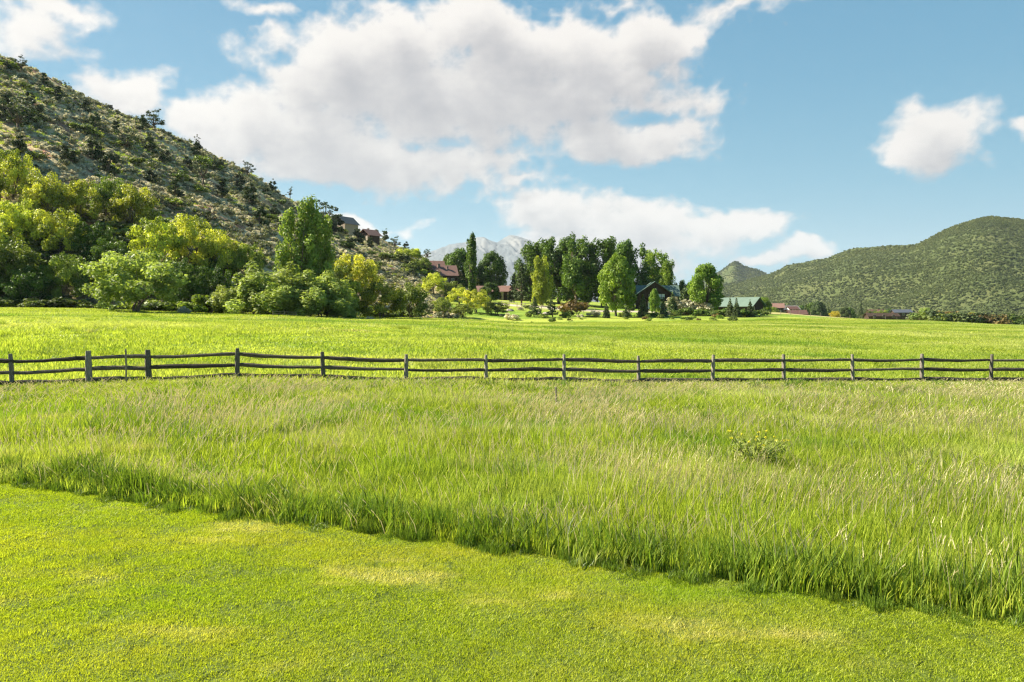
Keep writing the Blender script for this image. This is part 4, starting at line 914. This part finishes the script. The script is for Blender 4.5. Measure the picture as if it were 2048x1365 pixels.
for k in range(60):  # added dark bushes standing in for deep shade between the crowns
    px = g_.uniform(-60, 540); top = float(np.interp(px, [-60, 0, 250, 540], [330, 345, 430, 520])); pb = g_.uniform(top+40, 612)
    h_plant('shrub', ('cott', 'junip', 'oak_g')[k % 3], px, pb, g_.uniform(24, 44), 'dark green brush added for the shade in the gaps between the lower oaks', cat='shrub', name='brush', wide=1.5, group='dark brush added as gap shade between the lower oaks')
T('cott', 'cott', 1374, 222, 566, 'dark tree filling the gap between chalet and round topped tree', .8, 'tree', 'tree')
T('round', 'cott', 1440, 222, 588, 'dark low tree behind the barn left end', .9, 'tree', 'tree')
# far right: trees among the valley houses
FT = [(1528, 300, 595, 'round', 'cott_l', 'bright tree just right of the barn'), (1547, 430, 611, 'oak', 'oak_g', 'low tree before the far brown house'), (1612, 470, 608, 'conif', 'pine', 'dark conifer left of a row among the valley houses'),
 (1624, 480, 606, 'round', 'cott', 'slim green tree in the valley house row'), (1637, 470, 604, 'round', 'junip', 'broad dark tree in the valley house row'), (1648, 480, 606, 'conif', 'pine', 'dark conifer right of the broad dark valley tree'),
 (1656, 500, 610, 'conif', 'pine', 'narrow conifer left of the golden bush'), (1670, 450, 620, 'oak', 'yell', 'golden yellow bush in the valley'), (1690, 460, 615, 'round', 'junip', 'small dark tree right of the golden bush'),
 (1722, 430, 608, 'bigpine', 'pine', 'tall dark pine before the far ridge'), (1738, 440, 618, 'oak', 'shrub', 'bushy tree right of the tall dark valley pine'), (1700, 520, 616, 'round', 'cott', 'small round tree behind the dark valley pine'),
 (1760, 560, 617, 'oak', 'oak_g', 'low oak below the far red house'), (1602, 600, 612, 'round', 'cott', 'small tree behind the pink roofed house'), (1575, 640, 608, 'oak', 'oak_g', 'dull oak between the far roofs'),
 (1855, 620, 612, 'oak', 'oak_g', 'oak right of the small blue roofed shed'), (1780, 640, 618, 'round', 'cott', 'round tree left of the blue roofed shed'), (1838, 560, 622, 'oak', 'red', 'brownish tree beside the blue roofed shed')]
for px, Y, top, kind, leaf, lab in FT:
    T(kind, leaf, px, Y, top, lab, .95, 'tree' if leaf not in ('yell',) else 'bush', 'tree' if leaf != 'yell' else 'bush')
# the scrub row at the right end of the pasture
for k in range(40):
    px = 1842+k*5.6+g_.uniform(-2, 2); Y = 262+g_.uniform(-6, 14); h = g_.uniform(22, 34)
    g_plant('shrub', ('shrub', 'red', 'junip', 'junip', 'shrub')[k*7 % 5], px, Y, h, 'brownish thicket bush in the row closing the pasture at the right', cat='shrub', name='thicket_bush', wide=1.4, group='bushes in the thicket row at the right end of the pasture')
for k in range(46):
    px = 1530+k*11.6+g_.uniform(-4, 4); Y = g_.uniform(520, 820)
    g_plant(('oak', 'shrub', 'round')[k % 3], ('oak_g', 'junip', 'shrub', 'cott')[k*5 % 4], px, Y, g_.uniform(10, 22), 'small far tree among the valley houses at the foot of the ridge', cat='tree', name='tree', wide=1.1, group='far trees on the valley floor')

# ------------------------------------------------------------------ houses
M['brownroof'] = mat('brown_shingle', (.22, .125, .095), .85, .15, var=(.16, .095, .08), vscale=2, bump=.4, bscale=8)
M['greenroof'] = mat('green_metal_roof', (.13, .185, .145), .7, .2, var=(.10, .145, .115), vscale=.6)
M['greyroof'] = mat('grey_shingle', (.20, .18, .16), .85, .15, var=(.14, .13, .12), vscale=2)
M['pinkroof'] = mat('dusty_red_roof', (.13, .06, .05), .8, .15, var=(.10, .06, .05), vscale=1)
M['blueroof'] = mat('blue_grey_roof', (.07, .08, .10), .6, .3)
M['darkwood'] = mat('dark_stained_log', (.03, .019, .014), .8, .15, var=(.055, .035, .025), vscale=4, bump=.3, stretch=(1, 1, 8))
M['brownwood'] = mat('brown_wood_wall', (.04, .026, .018), .8, .15, var=(.07, .045, .032), vscale=3, stretch=(1, 1, 6))
M['redwood'] = mat('red_wall', (.13, .045, .035), .8, .15)
M['tanwall'] = mat('tan_wall', (.38, .30, .22), .8, .15, var=(.3, .24, .18), vscale=2)
M['white'] = mat('white_paint', (.72, .72, .72), .6, .3, var=(.6, .6, .6), vscale=1.5)
M['trim'] = mat('pale_trim', (.42, .36, .29), .7, .2)
M['glass'] = mat('window_glass', (.03, .035, .04), .12, .6)
M['brick'] = mat('chimney_stone', (.16, .12, .10), .9, .1, var=(.25, .2, .17), vscale=5)
def wing(parent, x0, x1, y0, y1, z0, ze, zr, axis, wall, roof, over=.45, th=.16, wname='wall', rname='roof'):
    """gabled block: axis 'x' ridge runs along x. walls with gables as one mesh, roof slabs with fascia as another"""
    b = MB(); 
    if axis == 'x':
        ym = (y0+y1)/2; v = [(x0, y0, z0), (x1, y0, z0), (x1, y1, z0), (x0, y1, z0), (x0, y0, ze), (x1, y0, ze), (x1, y1, ze), (x0, y1, ze), (x0, ym, zr), (x1, ym, zr)]
        f = [(0, 1, 5, 4), (2, 3, 7, 6), (1, 2, 6, 9, 5), (3, 0, 4, 8, 7), (4, 5, 9, 8), (6, 7, 8, 9), (3, 2, 1, 0)]
    else:
        xm = (x0+x1)/2; v = [(x0, y0, z0), (x1, y0, z0), (x1, y1, z0), (x0, y1, z0), (x0, y0, ze), (x1, y0, ze), (x1, y1, ze), (x0, y1, ze), (xm, y0, zr), (xm, y1, zr)]
        f = [(0, 1, 5, 8, 4), (2, 3, 7, 9, 6), (1, 2, 6, 5), (3, 0, 4, 7), (5, 6, 9, 8), (7, 4, 8, 9), (3, 2, 1, 0)]
    b.add(v, f); w = b.obj(wname, wall, parent); r = MB()
    if axis == 'x':
        ym = (y0+y1)/2; s = (zr-ze)/(ym-y0); 
        for yy, sg in ((y0, -1), (y1, 1)):
            e = yy+sg*over; zz = ze-s*over+.03
            r.add([(x0-over, e, zz), (x1+over, e, zz), (x1+over, ym, zr+.03), (x0-over, ym, zr+.03), (x0-over, e, zz+th), (x1+over, e, zz+th), (x1+over, ym, zr+.03+th), (x0-over, ym, zr+.03+th)],
                  [(3, 2, 1, 0), (4, 5, 6, 7), (0, 1, 5, 4), (1, 2, 6, 5), (3, 0, 4, 7)] if sg < 0 else [(0, 1, 2, 3), (7, 6, 5, 4), (4, 5, 1, 0), (5, 6, 2, 1), (7, 4, 0, 3)])
    else:
        xm = (x0+x1)/2; s = (zr-ze)/(xm-x0)
        for xx, sg in ((x0, -1), (x1, 1)):
            e = xx+sg*over; zz = ze-s*over+.03
            r.add([(e, y0-over, zz), (e, y1+over, zz), (xm, y1+over, zr+.03), (xm, y0-over, zr+.03), (e, y0-over, zz+th), (e, y1+over, zz+th), (xm, y1+over, zr+.03+th), (xm, y0-over, zr+.03+th)],
                  [(0, 1, 2, 3), (7, 6, 5, 4), (4, 5, 1, 0), (5, 6, 2, 1), (7, 4, 0, 3)] if sg < 0 else [(3, 2, 1, 0), (4, 5, 6, 7), (0, 1, 5, 4), (1, 2, 6, 5), (3, 0, 4, 7)])
    rf = r.obj(rname, roof, parent)
    return w, rf
def window(parent, x, z, w, h, y, m='trim', face=-1, name='window', pane='glass'):
    f = MB(); t = .08; y0, y1 = (y-.06, y+.02) if face < 0 else (y-.02, y+.06)
    f.box(x-w/2-t, x-w/2, y0, y1, z-t, z+h+t).box(x+w/2, x+w/2+t, y0, y1, z-t, z+h+t).box(x-w/2, x+w/2, y0, y1, z-t, z).box(x-w/2, x+w/2, y0, y1, z+h, z+h+t).box(x-.025, x+.025, y0+.01, y1, z, z+h)
    o = f.obj(name, M[m], parent); p = MB().box(x-w/2, x+w/2, y-.025, y+.01, z, z+h).obj('pane', M[pane], o); return o
def door(parent, x, z, w, h, y, m='trim', name='door'):
    o = MB().box(x-w/2, x+w/2, y-.05, y+.02, z, z+h).box(x-w/2-.09, x-w/2, y-.07, y+.02, z, z+h+.09).box(x+w/2, x+w/2+.09, y-.07, y+.02, z, z+h+.09).obj(name, M[m], parent)
    MB().tube([(x+w*.38, y-.05, z+h*.48), (x+w*.38, y-.11, z+h*.48)], [.03, .035], 8).obj('handle', M['glass'], o); return o
def chimney(rf, x, y, z0, z1, w=.7):
    MB().box(x-w/2, x+w/2, y-w/2, y+w/2, z0, z1).box(x-w/2-.08, x+w/2+.08, y-w/2-.08, y+w/2+.08, z1, z1+.15).obj('chimney', M['brick'], rf)
def house(name, label, px, Y, rot, cat='house', dz=-.3, group=None, p=None):
    p = p or atp(px, Y, dz); return thing(name, label, cat, p, math.radians(rot), group)

# chalet (Y about 205: one photo pixel is 0.137 m)
h = house('chalet', 'dark wooden chalet with green roof and white ground floor', 1312, 205, -3)
wing(h, -4.6, 4.0, 0, 9, 0, 4.9, 7.9, 'y', M['darkwood'], M['greenroof'], .9)
wing(h, -4.2, 6.4, 3.2, 8.2, 0, 4.6, 7.0, 'x', M['darkwood'], M['greenroof'], .7, wname='side_wing', rname='side_roof')
MB().box(-2.2, 5.3, -.5, 0.0, 0, 2.6).obj('garage_front', M['white'], h)
MB().box(-2.5, 5.6, -1.2, 0, 2.6, 2.75).obj('balcony', M['darkwood'], h)
b = MB(); b.box(-2.5, 5.6, -1.2, -1.12, 3.55, 3.65)
for i in range(28): b.box(-2.5+i*.3, -2.44+i*.3, -1.19, -1.13, 2.75, 3.55)
b.obj('railing', M['darkwood'], h)
for x in (-1.0, 1.6, 4.0): door(h, x, 0, 1.5, 2.1, -.5, 'darkwood' if x < 0 else 'white', 'garage_door')
for x in (.9, 1.9): window(h, x, 3.3, .7, 1.2, -.0, 'white', pane='white')
window(h, -1.4, 3.4, 1.0, 1.1, 0, 'trim'); window(h, -.2, 5.4, 1.0, .9, 0, 'darkwood')
# barn with green roof
h = house('barn', 'long dark barn with pale green metal roof', 1484, 203, -48)
w_, rf = wing(h, -7.6, 3.0, 0, 5.8, 0, 2.5, 4.5, 'x', M['darkwood'], M['greenroof'], .7)
for x in (-5, -2): window(h, x, 1.1, 1.1, 1.0, 0)
door(h, .8, 0, 2.4, 2.3, 0, 'brownwood', 'barn_door'); window(h, 3.2, 1.1, .9, .9, 0)
# brown roofed house A
h = house('house', 'brown roofed house with chimney pots above the bank', 890, 250, 14)
w_, rf = wing(h, -4.4, 4.0, 0, 8.0, -.5, 6.4, 9.6, 'x', M['darkwood'], M['brownroof'], .6)
chimney(rf, 1.2, 2.2, 7.0, 9.2, .5); chimney(rf, -1.6, 3.2, 8.4, 10.0, .8)
for x in (-2.6, -.9, .8, 2.6): window(h, x, 4.0, .9, 1.2, 0)
for x in (-2.2, 1.4): window(h, x, .9, 1.1, 1.2, 0)
wing(h, -5.4, 1.0, 8.2, 14, 3, 9.2, 11.6, 'x', M['brownwood'], M['brownroof'], .5, wname='rear_wing', rname='rear_roof')
# long low house B
h = house('house', 'long low brown roofed house right of the slender poplar', 975, 236, 8)
w_, rf = wing(h, -4.8, 4.4, 0, 6.5, -1.5, 2.7, 4.3, 'x', M['brownwood'], M['brownroof'], .7)
for x in (-3.2, -1.2, 1.4): window(h, x, .8, 1.1, 1.1, 0)
door(h, 3.1, 0, 1, 2.1, 0, 'trim'); b = MB()
for x in (-1.9, .6, 4.8): b.box(x-.1, x+.1, -1.3, -1.1, -1, 2.3)
b.box(-4.8, 4.9, -1.35, -1.05, 2.3, 2.45); b.obj('porch', M['trim'], h)
h = house('house', 'small brown roofed outbuilding right of the long low house', 1022, 236, -4)
w_, rf = wing(h, -3.0, 4.5, 0, 6, -1.5, 3.2, 4.9, 'x', M['brownwood'], M['brownroof'], .5); window(h, 1.8, .9, 1, 1.1, 0)
b = MB(); 
for x in (-2.6, -.9): b.box(x-.14, x+.14, -.9, -.62, -1, 2.8)
b.obj('post', M['tanwall'], h); door(h, -1.7, 0, 1, 2.1, 0, 'darkwood')
# two houses high on the hillside
def hill_house(name, px, pb, lab, rot): p = LH.on(px, pb); return house(name, lab, px, p.y, rot, p=p)
h = hill_house('hillside_house', 690, 466, 'grey gabled house on the hillside skyline', -32)
wing(h, -3.2, 3.4, -3.5, 4, -4, 3.4, 6.2, 'y', M['tanwall'], M['greyroof'], .6); window(h, -.9, 1.0, 1.1, 1.2, -3.5); window(h, 1.5, 1.0, 1.1, 1.2, -3.5); window(h, 0.1, 3.4, .9, .9, -3.5)
h = hill_house('hillside_house', 738, 482, 'brown hillside house with a covered deck on posts', -38)
w_, rf = wing(h, -3.6, 2.6, -2, 3.6, -4, 2.7, 4.9, 'y', M['brownwood'], M['brownroof'], 1.0); window(h, -1.6, .6, 1.1, 1.2, -2); door(h, .8, 0, 1.0, 2.1, -2, 'trim')
b = MB()
for x in (-3.2, -.6, 2.3): b.box(x-.1, x+.1, -4.6, -4.4, -4, 2.5)
b.box(-3.6, 2.7, -4.7, -2.0, -.3, -.12); b.box(-3.6, 2.7, -4.7, -4.4, 2.5, 2.7); b.obj('deck', M['brownwood'], h); chimney(rf, -2.2, 1.5, 3.5, 5.6, .6)
# valley houses
def vhouse(px, Y, rot, L_, W_, ze, zr, wall, roof, lab, axis='x', name='house', cat='house', up=0):
    h = house(name, lab, px, Y, rot, cat); h.location.z += up
    w_, rf = wing(h, -L_/2, L_/2, 0, W_, -2, ze, zr, axis, M[wall], M[roof], .6)
    for i in range(3): window(h, -L_*.32+i*L_*.32, 1.0, 1.1, 1.2, 0)
    return h, rf
vhouse(1551, 440, -18, 9, 8, 3.6, 6.0, 'brownwood', 'brownroof', 'brown gabled house nearest the barn in the valley', up=3.2)
vhouse(1568, 455, 40, 7, 6, 3.4, 5.4, 'redwood', 'greyroof', 'reddish house with grey roof behind the brown gabled one', up=2.8)
vhouse(1597, 420, -6, 9.5, 7, 2.2, 4.3, 'redwood', 'pinkroof', 'low house with dusty red roof in the valley', up=1.0)
vhouse(1583, 560, 10, 14, 8, 3.0, 5.6, 'tanwall', 'greyroof', 'far tan house with wide grey roof', up=5)
vhouse(1585, 660, 4, 8, 7, 3.0, 5.0, 'white', 'greyroof', 'small far white house above the dusty red roof', up=6)
vhouse(1752, 620, -12, 12, 8, 3.4, 6.0, 'redwood', 'pinkroof', 'far red house at the foot of the ridge', up=5.5)
vhouse(1624, 700, 10, 14, 8, 3.2, 5.2, 'tanwall', 'blueroof', 'far pale house with dark roof under the ridge', up=6)
vhouse(1807, 430, -5, 9.5, 6, 2.7, 4.2, 'brownwood', 'blueroof', 'small blue roofed shed left of the sandy mound', name='shed', cat='shed', up=3.6)
vhouse(1827, 470, -10, 8, 5, 1.9, 3.0, 'brownwood', 'blueroof', 'lower dark roofed shed beside the blue roofed one', name='shed', cat='shed', up=3.6)
vhouse(1768, 330, -2, 13, 5, 1.7, 2.9, 'brownwood', 'brownwood', 'long low brown animal shelter behind the corral fence', name='shelter', cat='shelter', up=1.3)
vhouse(1588, 480, 6, 6, 5, 2.6, 4.2, 'white', 'pinkroof', 'little house with pale walls beside the dusty red roof', up=4.2)

# ------------------------------------------------------------------ farm fences
def line_fence(name, label, pts, hgt, step, rails, m, rr=.04, pr=.06, wire=False, boards=False):
    f = thing(name, label, 'fence', pts[0]); inv = -Vector(pts[0]); P = []
    for a, c in zip(pts[:-1], pts[1:]):
        n = max(1, round((Vector(c)-Vector(a)).length/step)); P += [Vector(a).lerp(Vector(c), i/n) for i in range(n)]
    P.append(Vector(pts[-1])); P = [Vector((p.x, p.y, float(gz(p.x, p.y)))) for p in P]
    for p in P: MB().tube([p+inv-Vector((0, 0, .3)), p+inv+Vector((0, 0, hgt*.5)), p+inv+Vector((0, 0, hgt))], [pr]*3, 6).obj('post', m, f)
    for k in range(rails):
        b = MB(); z = hgt*(.92-.36*k) if not wire else hgt*(.95-.28*k)
        for a, c in zip(P[:-1], P[1:]): b.tube([a+inv+Vector((0, 0, z)), c+inv+Vector((0, 0, z))], [rr]*2, 4)
        b.obj('wire' if wire else 'rail', m, f)
M['palewood'] = mat('pale_fence_wood', (.42, .36, .28), .85, .1, var=(.3, .25, .19), vscale=4)
line_fence('rail_fence', 'pale wooden rail fence along the lane below the low house', [atp(1003, 196), atp(1050, 188), atp(1100, 182), atp(1190, 178)], 1.3, 3.0, 3, M['palewood'], .05, .09)
line_fence('wire_fence', 'thin dark wire fence with posts along the far pasture edge', [atp(1520, 200), atp(1600, 215), atp(1700, 230), atp(1860, 245)], 1.25, 5.5, 3, M['stake'], .012, .06, True)
line_fence('corral_fence', 'low brown rail corral fence before the animal shelter', [atp(1742, 262), atp(1790, 262), atp(1845, 262)], 1.3, 3.0, 3, M['brownwood'], .07, .09)
line_fence('gate', 'small old wooden rail gate in front of the willows', [atp(546, 89), atp(592, 89)], .75, 1.4, 2, M['stake'], .035, .045)

# ------------------------------------------------------------------ lane, dry verge, mound, white strip
def ribbon(name, label, pts, w, m, dz=.05, n=60):
    P = [Vector(p) for p in pts]; Q = []
    for i in range(n+1):
        t = i/n*(len(P)-1); k = min(int(t), len(P)-2); u = t-k; u = u*u*(3-2*u)*.3+u*.7; Q.append(P[k].lerp(P[k+1], u))
    V = []; 
    for i, q in enumerate(Q):
        d = (Q[min(i+1, n)]-Q[max(i-1, 0)]); d.z = 0; d.normalize(); s = Vector((-d.y, d.x, 0))
        for k in range(5):
            a = q+s*w*(k/4-.5)*(1+.2*math.sin(i*1.3)); V.append((a.x, a.y, float(gz(a.x, a.y))+dz+(.0 if k not in (0, 4) else -.3)))
    F_ = [(i*5+k, i*5+k+1, i*5+k+6, i*5+k+5) for i in range(n) for k in range(4)]
    me = bpy.data.meshes.new(name); me.from_pydata(V, [], F_); me.update(); me.polygons.foreach_set('use_smooth', [True]*len(F_)); o = link(name, me, m); tag(o, label, None, None, 'structure')
M['gravel'] = mat('pale_gravel', (.42, .37, .29), .95, .05, var=(.34, .29, .22), vscale=.6, bump=.3, bscale=6)
M['dryv'] = mat('dry_verge_grass', (.42, .36, .16), .95, .05, var=(.30, .29, .10), vscale=.8, bump=.6, bscale=4)
ribbon('lane', 'pale gravel lane curving past the farm fence', [atp(985, 205), atp(1040, 198), atp(1110, 190), atp(1200, 186), atp(1300, 188), atp(1420, 192)], 4.0, M['gravel'], .22)
ribbon('path', 'thin pale track at the foot of the dark thicket', [atp(-90, 95), atp(0, 95), atp(70, 95.5), atp(140, 93)], 1.0, M['gravel'], .16)
ribbon('verge', 'dry straw coloured verge beyond the far wire fence', [atp(1500, 212), atp(1600, 232), atp(1700, 248), atp(1850, 262), atp(2200, 275)], 14, M['dryv'], .35)
def mound():
    g = rs(9); n = 40; p = atp(1893, 600); R_ = 24; V = []; Fq = []
    for i in range(n+1):
        for j in range(n+1):
            x = (i/n*2-1)*R_; y = (j/n*2-1)*R_*.7; r = math.hypot(x/R_, y/R_/.7); hgt = 10.5*max(0, 1-r*r)**1.3; V.append((x, y, -1.5+hgt+float(fbm(x*.12, y*.12, 4))*1.6*max(0, 1-r)))
    Fq = [(i*(n+1)+j, (i+1)*(n+1)+j, (i+1)*(n+1)+j+1, i*(n+1)+j+1) for i in range(n) for j in range(n)]
    me = bpy.data.meshes.new('mound'); me.from_pydata(V, [], Fq); me.update(); o = link('mound', me, M['dryv'], None, p); o.location.z += 1.0; tag(o, 'sandy yellow mound at the foot of the right ridge', None, None, 'structure')
mound()
# boulders and rocks on the bank
M['rock'] = mat('pale_rock', (.38, .34, .29), .9, .1, var=(.24, .2, .17), vscale=2, bump=.6, bscale=4)
def rock(px, Y, s, lab):
    g = rs(int(px)); b = MB(); n, m = 9, 6; v = []; p = atp(px, Y, .05)
    for i in range(m+1):
        for j in range(n):
            th = math.pi*i/m; a = 6.283*j/n; k = 1+g.uniform(-.22, .22); v.append((math.sin(th)*math.cos(a)*s*1.2*k, math.sin(th)*math.sin(a)*s*k, math.cos(th)*s*.6*k))
    b.add(v, [(i*n+j, (i+1)*n+j, (i+1)*n+(j+1) % n, i*n+(j+1) % n) for i in range(m) for j in range(n)]); o = b.obj('boulder', M['rock']); o.location = p; tag(o, lab, 'rock')
rock(1094, 172, .95, 'pale boulder between the two small pines'); rock(1078, 174, .6, 'smaller rock left of the pale boulder'); rock(1020, 180, .8, 'reddish grey rock on the bank below the lane'); rock(1004, 184, .6, 'small rock at the upper end of the bank')

# ------------------------------------------------------------------ air
def haze():
    b = MB().box(-9500, 9500, -120, 12500, -60, 1080); m = bpy.data.materials.new('thin_air'); m.use_nodes = True; nt = m.node_tree; nt.nodes.clear()
    o = nd(nt, 'ShaderNodeOutputMaterial'); v = nd(nt, 'ShaderNodeVolumePrincipled'); v.inputs['Color'].default_value = (.80, .90, 1, 1); v.inputs['Density'].default_value = HAZE; v.inputs['Anisotropy'].default_value = .2
    nt.links.new(v.outputs[0], o.inputs['Volume']); m.cycles.volume_sampling = 'EQUIANGULAR'; ob = b.obj('haze', m); tag(ob, None, None, None, 'stuff'); ob.display_type = 'WIRE'
HAZE = 4.2e-5
haze()
